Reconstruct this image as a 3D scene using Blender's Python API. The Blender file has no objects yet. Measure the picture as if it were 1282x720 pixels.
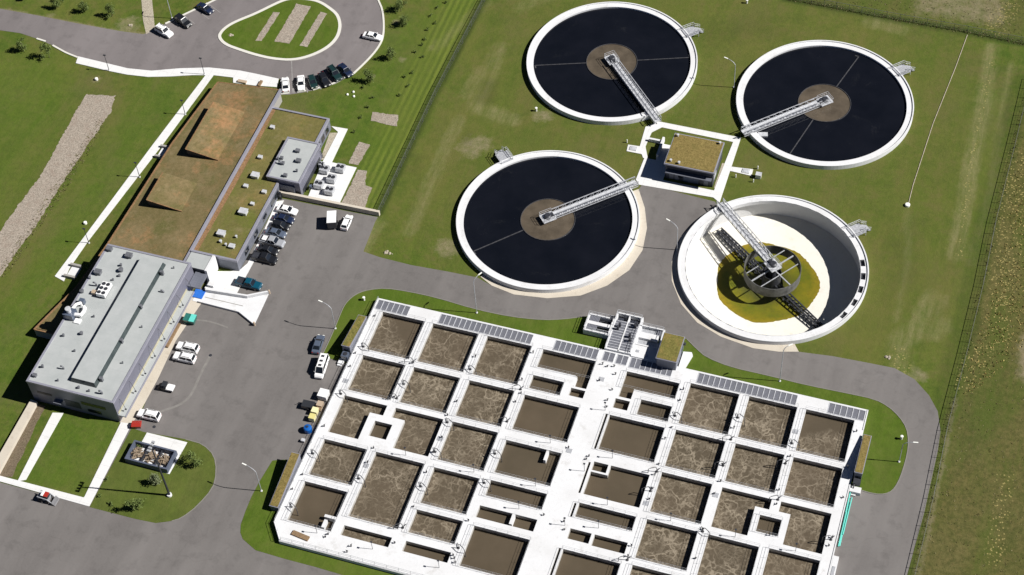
import bpy, math, random
import numpy as np
from mathutils import Vector, Matrix
from mathutils.geometry import tessellate_polygon
random.seed(7); rng = np.random.default_rng(7)
scene = bpy.context.scene
col = scene.collection
PI = math.pi
def R(d): return math.radians(d)

# ------------------------------------------------------------------ camera (X along the basin's north wall, Y away)
CAM = Vector((111.733, -205.876, 291.665))
CR = Vector((0.950053, 0.308113, -0.049646)); CU = Vector((-0.211792, 0.753365, 0.622563)); CF = Vector((-0.229221, 0.580953, -0.780993))
FPX = 2206.6
def at(x, y, z=0.0):
    """a point of the survey photograph (1282x720) put on the plane at height z"""
    d = CF + CR*((x-641)/FPX) - CU*((y-360)/FPX)
    p = CAM + d*((z-CAM.z)/d.z)
    return (p.x, p.y)
def K(x0, y0, s, pts, z=0.0): return [at(x0+a/s, y0+b/s, z) for a, b in pts]
def PX(pts, z=0.0): return [at(a, b, z) for a, b in pts]
cam_d = bpy.data.cameras.new("camera"); cam = bpy.data.objects.new("camera", cam_d); col.objects.link(cam)
cam.matrix_world = Matrix(((CR.x, CU.x, -CF.x, CAM.x), (CR.y, CU.y, -CF.y, CAM.y), (CR.z, CU.z, -CF.z, CAM.z), (0, 0, 0, 1)))
cam_d.sensor_width = 36; cam_d.lens = 36*FPX/1282; cam_d.clip_start = 1; cam_d.clip_end = 8000
scene.camera = cam
scene.render.resolution_x = 1024; scene.render.resolution_y = 575

# ------------------------------------------------------------------ light
SUN_EL, SUN_AZ = 43.5, 10.0          # azimuth counter-clockwise from +X
w = bpy.data.worlds.new("World"); scene.world = w; w.use_nodes = True
nt = w.node_tree; nt.nodes.clear()
sky = nt.nodes.new("ShaderNodeTexSky"); sky.sky_type = 'NISHITA'; sky.sun_disc = False
sky.sun_elevation = R(SUN_EL); sky.sun_rotation = R(90-SUN_AZ); sky.air_density = 0.25; sky.dust_density = 0.05; sky.ozone_density = 2.5
bg = nt.nodes.new("ShaderNodeBackground"); bg.inputs[1].default_value = 0.05
wo = nt.nodes.new("ShaderNodeOutputWorld"); nt.links.new(sky.outputs[0], bg.inputs[0]); nt.links.new(bg.outputs[0], wo.inputs[0])
sd = bpy.data.lights.new("sun", 'SUN'); sd.energy = 5.0; sd.angle = R(0.5); sd.color = (1.0, 0.97, 0.935)
so = bpy.data.objects.new("sun", sd); col.objects.link(so)
sv = Vector((math.cos(R(SUN_EL))*math.cos(R(SUN_AZ)), math.cos(R(SUN_EL))*math.sin(R(SUN_AZ)), math.sin(R(SUN_EL))))
so.rotation_euler = sv.to_track_quat('Z', 'Y').to_euler()
vs = scene.view_settings; vs.view_transform = 'Standard'; vs.look = 'None'; vs.gamma = 1; vs.use_curve_mapping = False; vs.exposure = 0.54

# ------------------------------------------------------------------ materials
class NT:
    def __init__(s, name):
        s.m = bpy.data.materials.new(name); s.m.use_nodes = True; s.t = s.m.node_tree; s.t.nodes.clear()
        s.o = s.n("ShaderNodeOutputMaterial"); s.b = s.n("ShaderNodeBsdfPrincipled"); s.l(s.b.outputs[0], s.o.inputs[0])
        g = s.n("ShaderNodeNewGeometry"); s.pos = g.outputs["Position"]
    def n(s, k): return s.t.nodes.new(k)
    def l(s, a, b): s.t.links.new(a, b)
    def noise(s, scale, detail=4, rough=0.6, vec=None, dist=0.0):
        n = s.n("ShaderNodeTexNoise"); n.inputs["Scale"].default_value = scale; n.inputs["Detail"].default_value = detail
        n.inputs["Roughness"].default_value = rough; n.inputs["Distortion"].default_value = dist
        s.l(vec or s.pos, n.inputs["Vector"]); return n.outputs["Fac"]
    def mapr(s, f, a, b, c=0.0, d=1.0):
        n = s.n("ShaderNodeMapRange"); s.l(f, n.inputs[0]); 
        for i, v in enumerate((a, b, c, d)): n.inputs[i+1].default_value = v
        return n.outputs[0]
    def math(s, op, a, b=0.0, c=None):
        n = s.n("ShaderNodeMath"); n.operation = op
        for i, v in enumerate((a, b)+((c,) if c is not None else ())):
            if isinstance(v, (int, float)): n.inputs[i].default_value = v
            else: s.l(v, n.inputs[i])
        return n.outputs[0]
    def mix(s, f, a, b, blend='MIX'):
        n = s.n("ShaderNodeMix"); n.data_type = 'RGBA'; n.blend_type = blend
        for k, v in ((0, f), (6, a), (7, b)):
            if isinstance(v, (int, float)): n.inputs[k].default_value = v
            elif isinstance(v, tuple): n.inputs[k].default_value = (*v, 1)
            else: s.l(v, n.inputs[k])
        return n.outputs[2]
    def vmap(s, scale=(1, 1, 1), rot=0.0, vec=None):
        n = s.n("ShaderNodeMapping"); n.inputs["Scale"].default_value = scale; n.inputs["Rotation"].default_value = (0, 0, rot)
        s.l(vec or s.pos, n.inputs[0]); return n.outputs[0]
    def attr(s, name):
        n = s.n("ShaderNodeAttribute"); n.attribute_name = name; return n
    def bump(s, h, strength, dist=0.1):
        n = s.n("ShaderNodeBump"); n.inputs["Strength"].default_value = strength; n.inputs["Distance"].default_value = dist
        s.l(h, n.inputs["Height"]); s.l(n.outputs[0], s.b.inputs["Normal"])
    def col(s, c):
        if isinstance(c, tuple): s.b.inputs["Base Color"].default_value = (*c, 1)
        else: s.l(c, s.b.inputs["Base Color"])
    def set(s, rough=0.7, metal=0.0, spec=0.5):
        s.b.inputs["Roughness"].default_value = rough; s.b.inputs["Metallic"].default_value = metal
        s.b.inputs["Specular IOR Level"].default_value = spec
def simple(name, c, rough=0.6, metal=0.0, var=0.12, scale=1.2, spec=0.5, bump=0.0):
    k = NT(name); k.set(rough, metal, spec)
    f = k.noise(scale, 5, 0.65)
    a = tuple(x*(1-var) for x in c); b = tuple(min(1, x*(1+var)) for x in c)
    k.col(k.mix(k.mapr(f, .3, .7), a, b))
    if bump: k.bump(k.noise(scale*8, 3), bump, 0.05)
    return k.m
def concrete(name, c, stain=(.30, .27, .22), amt=0.35, joints=0.0):
    k = NT(name); k.set(0.85, 0, 0.25)
    f = k.noise(0.5, 6, 0.7); g = k.noise(3.5, 4, 0.7); h = k.noise(0.14, 4, 0.6)
    b = k.mix(k.mapr(g, .3, .7), tuple(x*.93 for x in c), c)
    s = k.math('MULTIPLY', k.mapr(f, .56, .78), amt)
    b = k.mix(s, b, stain)
    b = k.mix(k.math('MULTIPLY', k.mapr(h, .45, .75), amt*.35), b, stain)
    b = k.mix(k.math('MULTIPLY', k.mapr(k.noise(1.1, 6, .8), .58, .72), amt*.8), b, tuple(x*.62 for x in c))
    if joints:
        for ax in ((1, 0, 0), (0, 1, 0)):
            dn = k.n("ShaderNodeVectorMath"); dn.operation = 'DOT_PRODUCT'; k.l(k.pos, dn.inputs[0]); dn.inputs[1].default_value = ax
            fr = k.math('FRACT', k.math('DIVIDE', dn.outputs["Value"], joints))
            ln = k.math('LESS_THAN', fr, 0.05/joints)
            b = k.mix(k.math('MULTIPLY', ln, .55), b, tuple(x*.5 for x in c))
    k.col(b); k.bump(g, .15, .03); return k.m
M = {}
M['conc'] = concrete('concrete_light', (.64, .645, .65), stain=(.32, .30, .27), amt=.55)
M['walk'] = concrete('concrete_walk', (.65, .65, .64), amt=.26, joints=3.0)
M['conc_old'] = concrete('concrete_weathered', (.52, .47, .39), stain=(.28, .23, .17), amt=.6)
M['floor_cream'] = concrete('concrete_cream', (.70, .68, .61), stain=(.50, .40, .27), amt=.38)
M['conc_dark'] = concrete('concrete_grey', (.30, .29, .27), amt=.5)
M['kerb_dark'] = concrete('kerb_weathered', (.20, .19, .17), amt=.4)
M['kerb'] = concrete('kerb_concrete', (.60, .585, .53), amt=.25)
M['steel'] = simple('galvanised_steel', (.46, .47, .49), .45, .35, .25, 2.5)
M['steel_lt'] = simple('pale_aluminium', (.60, .61, .63), .4, .3, .2, 2.0)
M['dark'] = simple('dark_metal', (.035, .037, .045), .5, .2, .3, 2)
M['pipe'] = simple('dark_pipe', (.07, .07, .075), .5, .3, .4, 2)
M['rubber'] = simple('tyre_rubber', (.015, .015, .016), .85, 0, .3, 6)
M['hub'] = simple('wheel_metal', (.35, .35, .36), .35, .7, .2, 6)
M['glass'] = simple('window_glass', (.012, .015, .02), .08, 0, .2, 1, .6)
M['lampglass'] = simple('lamp_glass', (.75, .75, .70), .2, 0, .05, 3)
M['red_glass'] = simple('red_lens', (.35, .01, .01), .25, 0, .1, 3)
M['wellwall'] = simple('well_metal', (.12, .12, .115), .6, .3, .5, .8)
M['metalclad'] = None
M['roofmem'] = None
k = NT('membrane_roof'); k.set(.75, 0, .3)
b = k.mix(k.mapr(k.noise(.35, 5, .65), .3, .7), (.315, .335, .330), (.375, .39, .385))
b = k.mix(k.math('MULTIPLY', k.mapr(k.noise(1.3, 5, .7), .6, .8), .4), b, (.25, .25, .235))
dn = k.n("ShaderNodeVectorMath"); dn.operation = 'DOT_PRODUCT'; k.l(k.pos, dn.inputs[0]); dn.inputs[1].default_value = (0, 1, 0)
ln = k.math('LESS_THAN', k.math('FRACT', k.math('DIVIDE', dn.outputs["Value"], 2.4)), .03)
k.col(k.mix(k.math('MULTIPLY', ln, .25), b, (.26, .27, .27))); M['roofmem'] = k.m
def cladding(name, c, per=.45):
    k = NT(name); k.set(.5, .25, .4)
    vals = []
    for ax in ((1, 0, 0), (0, 1, 0)):
        dn = k.n("ShaderNodeVectorMath"); dn.operation = 'DOT_PRODUCT'; k.l(k.pos, dn.inputs[0]); dn.inputs[1].default_value = ax
        vals.append(k.math('LESS_THAN', k.math('FRACT', k.math('DIVIDE', dn.outputs["Value"], per)), .12))
    s = k.math('MAXIMUM', vals[0], vals[1])
    b = k.mix(k.mapr(k.noise(.8, 4), .3, .7), tuple(x*.9 for x in c), c)
    k.col(k.mix(k.math('MULTIPLY', s, .35), b, tuple(x*.6 for x in c))); return k.m
M['clad'] = cladding('metal_cladding', (.205, .205, .255))
M['clad_lt'] = cladding('pale_cladding', (.17, .18, .215), .6)
M['flash'] = simple('parapet_flashing', (.30, .30, .35), .5, .3, .1, 1)
M['cream'] = simple('cream_panel', (.36, .335, .235), .7, 0, .1, 1)
M['charcoal'] = cladding('charcoal_cladding', (.045, .05, .065), .6)

def asphalt(name, lo, hi, crack=.30):
    k = NT(name); k.set(.9, 0, .25)
    f = k.noise(.05, 5, .6); g = k.noise(2.2, 5, .75); h = k.noise(.35, 4, .6)
    st = k.noise(.12, 4, .6, k.vmap((1.0, .16, 1), R(8)))
    b = k.mix(k.mapr(f, .3, .72), lo, hi)
    b = k.mix(k.math('MULTIPLY', k.mapr(st, .42, .66), .36), b, tuple(x*1.5 for x in hi))
    b = k.mix(k.math('MULTIPLY', k.mapr(h, .52, .70), .38), b, tuple(x*.66 for x in lo))
    b = k.mix(k.math('MULTIPLY', k.mapr(g, .35, .75), .22), b, tuple(x*1.35 for x in hi))
    # crack lines
    v = k.n("ShaderNodeTexVoronoi"); v.feature = 'DISTANCE_TO_EDGE'; v.inputs["Scale"].default_value = .045
    dv = k.n("ShaderNodeVectorMath"); dv.operation = 'ADD'
    nz = k.n("ShaderNodeTexNoise"); nz.inputs["Scale"].default_value = .12; k.l(k.pos, nz.inputs["Vector"])
    sc = k.n("ShaderNodeVectorMath"); sc.operation = 'SCALE'; k.l(nz.outputs["Color"], sc.inputs[0]); sc.inputs["Scale"].default_value = 14
    k.l(k.pos, dv.inputs[0]); k.l(sc.outputs[0], dv.inputs[1]); k.l(dv.outputs[0], v.inputs["Vector"])
    cr = k.mapr(v.outputs["Distance"], .0, .006, 1, 0)
    b = k.mix(k.math('MULTIPLY', cr, crack), b, tuple(x*.6 for x in lo))
    k.col(b); k.bump(g, .2, .02); return k.m
M['asphalt'] = asphalt('asphalt_yard', (.112, .103, .098), (.148, .138, .131), .14)
M['asphalt_new'] = asphalt('asphalt_road', (.130, .117, .115), (.156, .141, .139), .08)

def grass_nodes(k, lush=0.0):
    big = k.noise(.018, 4, .6); mid = k.noise(.09, 5, .65); fine = k.noise(.9, 6, .78); vfine = k.noise(3.2, 4, .8)
    k.st1 = k.noise(.55, 5, .7, k.vmap((1.0, .10, 1), R(-2))); k.st2 = k.noise(.16, 5, .65, k.vmap((1.0, .16, 1), R(-5)))
    g = k.mix(k.mapr(mid, .3, .7), (.056, .098, .010), (.094, .128, .018))
    g = k.mix(k.math('MULTIPLY', k.mapr(k.st2, .40, .66), .60), g, (.098, .110, .022))
    g = k.mix(k.math('MULTIPLY', k.mapr(big, .42, .66), .35), g, (.080, .090, .022))
    g = k.mix(k.math('MULTIPLY', k.mapr(k.st1, .48, .72), .42), g, (.115, .136, .028))
    g = k.mix(k.math('MULTIPLY', k.mapr(k.st1, .46, .26), .40), g, (.034, .060, .010))
    g = k.mix(k.math('MULTIPLY', k.mapr(k.noise(.35, 5, .7), .56, .76), .45), g, (.116, .112, .036))
    g = k.mix(k.math('MULTIPLY', k.mapr(fine, .42, .66), .60), g, (.036, .060, .009))
    g = k.mix(k.math('MULTIPLY', k.mapr(vfine, .52, .76), .42), g, (.122, .140, .032))
    m5 = k.noise(.22, 6, .75); m6 = k.noise(.06, 6, .75, k.vmap((1, .55, 1), R(-4)))
    g = k.mix(k.math('MULTIPLY', k.mapr(m5, .50, .61), .62), g, (.110, .104, .032))
    g = k.mix(k.math('MULTIPLY', k.mapr(m5, .48, .36), .60), g, (.040, .074, .010))
    g = k.mix(k.math('MULTIPLY', k.mapr(m6, .50, .62), .45), g, (.110, .096, .040))
    g = k.mix(k.math('MULTIPLY', k.mapr(m6, .47, .36), .45), g, (.056, .096, .013))
    g = k.mix(k.math('MULTIPLY', k.mapr(k.noise(.035, 5, .7, k.vmap((1, .6, 1), 1.0)), .50, .64), .45), g, (.125, .122, .030))
    return g, fine, vfine
k = NT('ground_grass'); k.set(.95, 0, .1)
g, fine, vfine = grass_nodes(k)
m1 = k.attr('mask_a'); s1 = k.n("ShaderNodeSeparateColor"); k.l(m1.outputs["Color"], s1.inputs[0])
m2 = k.attr('mask_b'); s2 = k.n("ShaderNodeSeparateColor"); k.l(m2.outputs["Color"], s2.inputs[0])
m3 = k.attr('mask_c'); s3 = k.n("ShaderNodeSeparateColor"); k.l(m3.outputs["Color"], s3.inputs[0])
nz = k.math('SUBTRACT', k.noise(.55, 5, .75), .5)
def edge(ch, soft=.25, amt=.9):
    return k.mapr(k.math('ADD', ch, k.math('MULTIPLY', nz, amt)), .5-soft, .5+soft)
# lush mown lawn
lushc = k.mix(k.mapr(k.noise(.25, 4, .6), .3, .7), (.048, .098, .008), (.080, .128, .014))
lushc = k.mix(k.math('MULTIPLY', k.mapr(k.st1, .46, .72), .5), lushc, (.098, .128, .026))
lushc = k.mix(k.math('MULTIPLY', k.mapr(k.noise(.12, 5, .7), .50, .72), .55), lushc, (.092, .100, .030))
g = k.mix(k.math('MULTIPLY', edge(s1.outputs[1], .45, .6), .55), g, k.mix(k.math('MULTIPLY', k.mapr(fine, .45, .75), .55), lushc, (.030, .058, .009)))
# olive, thin grass
g = k.mix(k.math('MULTIPLY', edge(s1.outputs[0], .5, 1.1), .50), g, k.mix(k.mapr(k.st2, .35, .65), k.mix(k.mapr(vfine, .35, .7), (.072, .090, .016), (.104, .114, .028)), k.mix(k.mapr(vfine, .35, .7), (.102, .096, .026), (.132, .116, .040))))
# mower lines along the west fence
dn = k.n("ShaderNodeVectorMath"); dn.operation = 'DOT_PRODUCT'; k.l(k.pos, dn.inputs[0]); dn.inputs[1].default_value = (1.0, 0.006, 0)
wv = k.math('SINE', k.math('MULTIPLY', k.math('ADD', dn.outputs["Value"], k.math('MULTIPLY', nz, .7)), 2*PI/1.55))
wamp = k.mapr(k.noise(.4, 4, .6, k.vmap((1, .12, 1))), .34, .62)
g = k.mix(k.math('MULTIPLY', s2.outputs[0], .35), g, (.095, .135, .018))
g = k.mix(k.math('MULTIPLY', k.math('MULTIPLY', k.mapr(wv, -.2, .9), wamp), k.math('MULTIPLY', s2.outputs[0], .55)), g, (.150, .185, .030))
g = k.mix(k.math('MULTIPLY', k.math('MULTIPLY', k.mapr(wv, -.2, -.95), wamp), k.math('MULTIPLY', s2.outputs[0], .5)), g, (.045, .070, .012))
# rough prairie
pr_ = k.mix(k.mapr(k.noise(.2, 5, .7), .3, .7), (.072, .078, .018), (.124, .108, .038))
pr_ = k.mix(k.math('MULTIPLY', k.mapr(k.noise(.045, 4, .6), .45, .7), .6), pr_, (.125, .108, .044))
pr_ = k.mix(k.math('MULTIPLY', k.mapr(k.noise(.06, 5, .7, k.vmap((1, .5, 1), .3)), .50, .66), .6), pr_, (.048, .066, .014))
pr_ = k.mix(k.math('MULTIPLY', k.mapr(k.noise(.5, 6, .8), .47, .62), .6), pr_, (.120, .096, .036))
pr_ = k.mix(k.math('MULTIPLY', k.mapr(fine, .43, .60), .65), pr_, (.040, .048, .012))
pr_ = k.mix(k.math('MULTIPLY', k.mapr(k.noise(.10, 5, .7, k.vmap((1, .22, 1), R(-8))), .48, .62), .65), pr_, (.060, .088, .014))
pr_ = k.mix(k.math('MULTIPLY', k.mapr(vfine, .54, .74), .6), pr_, (.155, .135, .055))
g = k.mix(edge(s2.outputs[1], .3, .5), g, pr_)
# bare and tan earth
tan = k.mix(k.mapr(vfine, .3, .7), (.21, .165, .11), (.33, .27, .19))
g = k.mix(k.math('MULTIPLY', edge(s1.outputs[2], .3, 1.1), .72), g, tan)
# pale dry streaks
g = k.mix(k.math('MULTIPLY', k.math('MULTIPLY', edge(s2.outputs[2], .40, 1.3), k.mapr(k.st1, .36, .62, .15, 1)), .58), g, k.mix(k.mapr(vfine, .3, .7), (.15, .14, .055), (.27, .24, .13)))
# dark uncut grass; along the fences their shadow is painted in too
g = k.mix(k.math('MULTIPLY', edge(s3.outputs[0], .4, .6), .8), g, (.026, .040, .009))
# tall seeding grass, straw yellow, in specks
sp = k.n("ShaderNodeTexVoronoi"); sp.inputs["Scale"].default_value = 1.7; k.l(k.pos, sp.inputs["Vector"])
spk = k.math('MULTIPLY', k.math('LESS_THAN', sp.outputs["Distance"], .27), edge(s3.outputs[1], .3, 1.2))
g = k.mix(k.math('MULTIPLY', spk, .8), g, (.34, .28, .11))
k.col(g); k.bump(fine, .6, .25); M['ground'] = k.m
def grassmat(name, tint, f=1.0):
    k = NT(name); k.set(.95, 0, .1); g, fine, vf = grass_nodes(k)
    l = k.mix(k.mapr(k.noise(.22, 5, .65), .3, .7), tint, tuple(x*1.35 for x in tint))
    l = k.mix(k.math('MULTIPLY', k.mapr(fine, .45, .8), .5), l, tuple(x*.65 for x in tint))
    l = k.mix(k.math('MULTIPLY', k.mapr(vf, .58, .8), .35), l, (.13, .15, .04))
    l = k.mix(k.math('MULTIPLY', k.mapr(k.noise(.16, 5, .7), .48, .70), .6), l, (.095, .100, .026))
    l = k.mix(k.math('MULTIPLY', k.mapr(k.st1, .48, .72), .5), l, (.092, .125, .022))
    k.col(k.mix(.72*f, g, l)); k.bump(fine, .6, .2); return k.m
M['lawn'] = grassmat('lawn_grass', (.056, .094, .009))
M['lawn_isle'] = grassmat('island_grass', (.066, .084, .018))
def sodmat(name, c1, c2, red, green):
    k = NT(name); k.set(.95, 0, .1); f2 = k.noise(1.3, 6, .8); f3 = k.noise(3.6, 4, .8)
    b = k.mix(k.mapr(k.noise(.16, 6, .7), .32, .68), c1, c2)
    b = k.mix(k.math('MULTIPLY', k.mapr(k.noise(.085, 6, .72), .53, .66), .70), b, red)
    b = k.mix(k.math('MULTIPLY', k.mapr(k.noise(.13, 6, .7, k.vmap((1, 1, 1), .5)), .50, .66), .75), b, green)
    b = k.mix(k.math('MULTIPLY', k.mapr(k.noise(.3, 5, .7), .54, .72), .5), b, (.23, .185, .105))
    b = k.mix(k.math('MULTIPLY', k.mapr(f2, .44, .72), .55), b, (.062, .060, .020))
    b = k.mix(k.math('MULTIPLY', k.mapr(f3, .52, .76), .5), b, (.24, .20, .11))
    k.col(b); k.bump(f2, .5, .15); return k.m
M['sod'] = sodmat('sod_roof', (.122, .100, .040), (.205, .152, .078), (.360, .185, .090), (.090, .094, .026))
M['sod_wing'] = sodmat('wing_sod', (.110, .105, .030), (.165, .140, .050), (.24, .16, .06), (.100, .122, .020))
def strawmat(name, a, b_, c):
    k = NT(name); k.set(.95, 0, .1)
    v = k.noise(2.6, 6, .85); u_ = k.noise(.45, 5, .7); w_ = k.noise(.9, 5, .8)
    b = k.mix(k.mapr(v, .36, .64), tuple(x*.7 for x in a), b_); b = k.mix(k.math('MULTIPLY', k.mapr(u_, .5, .68), .55), b, c)
    b = k.mix(k.math('MULTIPLY', k.mapr(w_, .50, .30), .5), b, tuple(x*.6 for x in a))
    k.col(b); k.bump(v, .6, .15); return k.m
M['straw'] = strawmat('dry_sedum_roof', (.15, .115, .035), (.27, .205, .075), (.12, .105, .03))
M['sedum'] = strawmat('sedum_roof', (.12, .115, .030), (.21, .185, .055), (.25, .16, .06))
M['mulch'] = strawmat('wood_mulch', (.24, .205, .165), (.42, .365, .30), (.22, .165, .13))
M['rust'] = strawmat('bare_red_soil', (.20, .115, .055), (.30, .18, .095), (.14, .10, .04))
M['gravel'] = strawmat('gravel', (.33, .29, .22), (.48, .43, .34), (.28, .24, .18))
M['soil'] = strawmat('soil', (.12, .09, .06), (.20, .16, .11), (.10, .09, .05))
k = NT('dark_water'); k.set(.06, 0, .25)
b = k.mix(k.mapr(k.noise(.12, 4), .3, .7), (.004, .005, .008), (.007, .008, .012)); wsp = k.noise(.10, 6, .72, k.vmap((1, 1, 1), .8), 1.5); wsq = k.noise(.9, 5, .75, None, 1.0)
b = k.mix(k.math('MULTIPLY', k.mapr(wsp, .60, .72), k.mapr(wsq, .40, .70, 0, .22)), b, (.060, .060, .058)); k.col(b); k.bump(k.noise(1.5, 3), .04, .02); M['water_dark'] = k.m
def sewage(name, foam, half=None):
    k = NT(name); k.set(.35 if foam else .22, 0, .3)
    base = k.mix(k.mapr(k.noise(.12, 4), .3, .7), (.076, .060, .040), (.100, .078, .053))
    if foam:
        tot = None
        for s_, wd, am, ws, wa in ((.28, .065, 1.0, .26, 6.0), (.55, .080, .7, .42, 3.8), (.18, .034, 1.0, .20, 8.0), (.95, .09, .45, .7, 2.4)):
            nz1 = k.n("ShaderNodeTexNoise"); nz1.inputs["Scale"].default_value = ws; nz1.inputs["Detail"].default_value = 3.5; k.l(k.pos, nz1.inputs["Vector"])
            sc = k.n("ShaderNodeVectorMath"); sc.operation = 'SCALE'; k.l(nz1.outputs["Color"], sc.inputs[0]); sc.inputs["Scale"].default_value = wa
            ad = k.n("ShaderNodeVectorMath"); ad.operation = 'ADD'; k.l(k.pos, ad.inputs[0]); k.l(sc.outputs[0], ad.inputs[1])
            v = k.n("ShaderNodeTexVoronoi"); v.feature = 'DISTANCE_TO_EDGE'; v.inputs["Scale"].default_value = s_; k.l(ad.outputs[0], v.inputs["Vector"])
            ln = k.math('MULTIPLY', k.mapr(v.outputs["Distance"], 0, wd, 1, 0), am)
            ln = k.math('MULTIPLY', ln, k.mapr(k.noise(.22, 3, .6, k.vmap((1, 1, 1), s_*3)), .38, .58))
            tot = ln if tot is None else k.math('MAXIMUM', tot, ln)
        fz = k.noise(2.0, 5, .8); cl = k.noise(.28, 4, .65)
        oi0 = k.n('ShaderNodeObjectInfo'); tot = k.math('MULTIPLY', tot, k.mapr(fz, .22, .55)); tot = k.math('MULTIPLY', tot, k.mapr(oi0.outputs['Random'], 0, 1, .8, 1.5)); tot = k.math('MULTIPLY', tot, k.mapr(k.noise(.16, 4, .6), .34, .56, .45, 1.2))
        film = k.math('MULTIPLY', k.mapr(fz, .40, .70), k.mapr(cl, .35, .65, .15, .65))
        if half:
            dn = k.n("ShaderNodeVectorMath"); dn.operation = 'DOT_PRODUCT'; k.l(k.pos, dn.inputs[0]); dn.inputs[1].default_value = (half[0], half[1], 0)
            hm = k.mapr(k.math('ADD', dn.outputs["Value"], k.math('MULTIPLY', cl, 4.0)), half[2]+1.2, half[2]+3.0)
            tot = k.math('MULTIPLY', tot, hm); film = k.math('MULTIPLY', film, hm)
        base = k.mix(film, base, (.132, .106, .073))
        base = k.mix(k.math('MINIMUM', k.math('MULTIPLY', tot, .85), .9), base, (.32, .27, .20))
        k.bump(fz, .3, .05)
    oi = k.n('ShaderNodeObjectInfo'); rv = oi.outputs['Random']
    base = k.mix(k.math('MULTIPLY', rv, .25), base, (.066, .058, .040))
    k.col(base); return k.m
M['foam_nw'] = sewage('aerated_water_corner', True, (-.75, -.65, -.6)); M['foam_ne'] = sewage('aerated_water_edge', True, (.35, -.93, 40.5))
M['foam'] = sewage('aerated_water', True); M['calm'] = sewage('brown_water', False)
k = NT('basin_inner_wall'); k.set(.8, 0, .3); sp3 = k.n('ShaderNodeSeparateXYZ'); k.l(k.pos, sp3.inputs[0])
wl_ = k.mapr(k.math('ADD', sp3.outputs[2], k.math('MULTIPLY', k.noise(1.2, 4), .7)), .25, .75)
k.col(k.mix(wl_, (.085, .072, .055), k.mix(k.mapr(k.noise(.8, 5, .7), .35, .7), (.44, .43, .40), (.33, .31, .28)))); M['inner_wall'] = k.m  # grey darkened to deepen the walls' shade; brown is sludge stain near the waterline
k = NT('scum_water'); k.set(.4, 0, .3)
b = k.mix(k.mapr(k.noise(.35, 5, .6), .3, .7), (.060, .048, .034), (.105, .084, .060)); k.col(k.mix(k.math('MULTIPLY', k.mapr(k.noise(1.2, 4, .7), .6, .8), .4), b, (.16, .13, .09))); M['scum'] = k.m
k = NT('algae_film'); k.set(.45, 0, .4)
dv_ = k.n("ShaderNodeVectorMath"); dv_.operation = 'DISTANCE'; k.l(k.pos, dv_.inputs[0]); dv_.inputs[1].default_value = (76.9, 30.7, -5)
rad = k.math('ADD', dv_.outputs["Value"], k.math('MULTIPLY', k.math('SUBTRACT', k.noise(.35, 5, .7), .5), 4.5))
b = k.mix(k.mapr(k.noise(.22, 5, .65), .32, .68), (.085, .105, .006), (.165, .142, .008))
b = k.mix(k.mapr(rad, 7.0, 4.0), b, (.055, .058, .010)); b = k.mix(k.math('MULTIPLY', k.mapr(rad, 9.2, 11.0), .6), b, (.27, .185, .012))
b = k.mix(k.math('MULTIPLY', k.mapr(k.noise(1.1, 5, .7), .5, .75), .6), b, (.075, .07, .010)); k.col(b); M['algae'] = k.m
def grating(name, c, c2, per, ax):
    k = NT(name); k.set(.5, .3, .4)
    dn = k.n("ShaderNodeVectorMath"); dn.operation = 'DOT_PRODUCT'; k.l(k.pos, dn.inputs[0]); dn.inputs[1].default_value = ax
    f = k.math('LESS_THAN', k.math('FRACT', k.math('DIVIDE', dn.outputs["Value"], per)), .5)
    k.col(k.mix(f, c, c2)); return k.m
M['grate'] = grating('steel_grating', (.125, .13, .150), (.215, .22, .25), .30, (0, 1, 0))
M['grate_u'] = grating('steel_grating_cross', (.125, .13, .150), (.215, .22, .25), .30, (1, 0, 0))
def paint(name, c, rough=.3): 
    k = NT(name); k.set(rough, 0, .5); k.b.inputs["Coat Weight"].default_value = .3
    k.col(k.mix(k.mapr(k.noise(1.5, 3), .3, .7), tuple(x*.94 for x in c), c)); return k.m
for n_, c_ in dict(white=(.78, .78, .77), black=(.012, .013, .016), navy=(.012, .02, .05), charcoal_paint=(.03, .032, .036), silver=(.30, .31, .33), teal=(.004, .06, .10), blue=(.01, .10, .36), red=(.34, .03, .02), green=(.015, .13, .105), mint=(.12, .55, .47), yellow=(.62, .56, .22), paleyellow=(.75, .70, .40), tan=(.42, .33, .24), greyblue=(.08, .10, .14), pine=(.01, .03, .03)).items():
    M[n_] = paint(n_ + '_paint', c_)
M['ventgrey'] = simple('vent_metal', (.15, .155, .17), .5, .3, .3, 2)
M['pen'] = simple('pen_panels', (.085, .10, .14), .6, .1, .15, 2)
M['bluetarp'] = simple('blue_mat', (.02, .13, .50), .6, 0, .15, 2)
M['line'] = simple('road_paint', (.23, .22, .21), .9, 0, .3, 3)
M['bark'] = simple('bark', (.10, .075, .05), .9, 0, .3, 6)
def leafmat(name, a, b):
    k = NT(name); k.set(.7, 0, .2); k.col(k.mix(k.mapr(k.noise(2.5, 3), .35, .65), a, b)); return k.m
M['leaf'] = leafmat('leaves', (.075, .110, .024), (.135, .170, .050))
M['leaf_pale'] = leafmat('pale_leaves', (.10, .13, .06), (.20, .22, .12))
M['tuft'] = leafmat('rough_grass', (.090, .090, .030), (.190, .165, .075))
M['tuft_gold'] = leafmat('seed_heads', (.25, .20, .06), (.42, .34, .13))
M['wood'] = simple('timber', (.20, .13, .07), .8, 0, .3, 3)
M['debris'] = simple('scrap_wood', (.21, .16, .11), .8, 0, .7, 1.6)
M['wire'] = simple('fence_wire', (.17, .175, .165), .6, .4, .2, 3)

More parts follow.
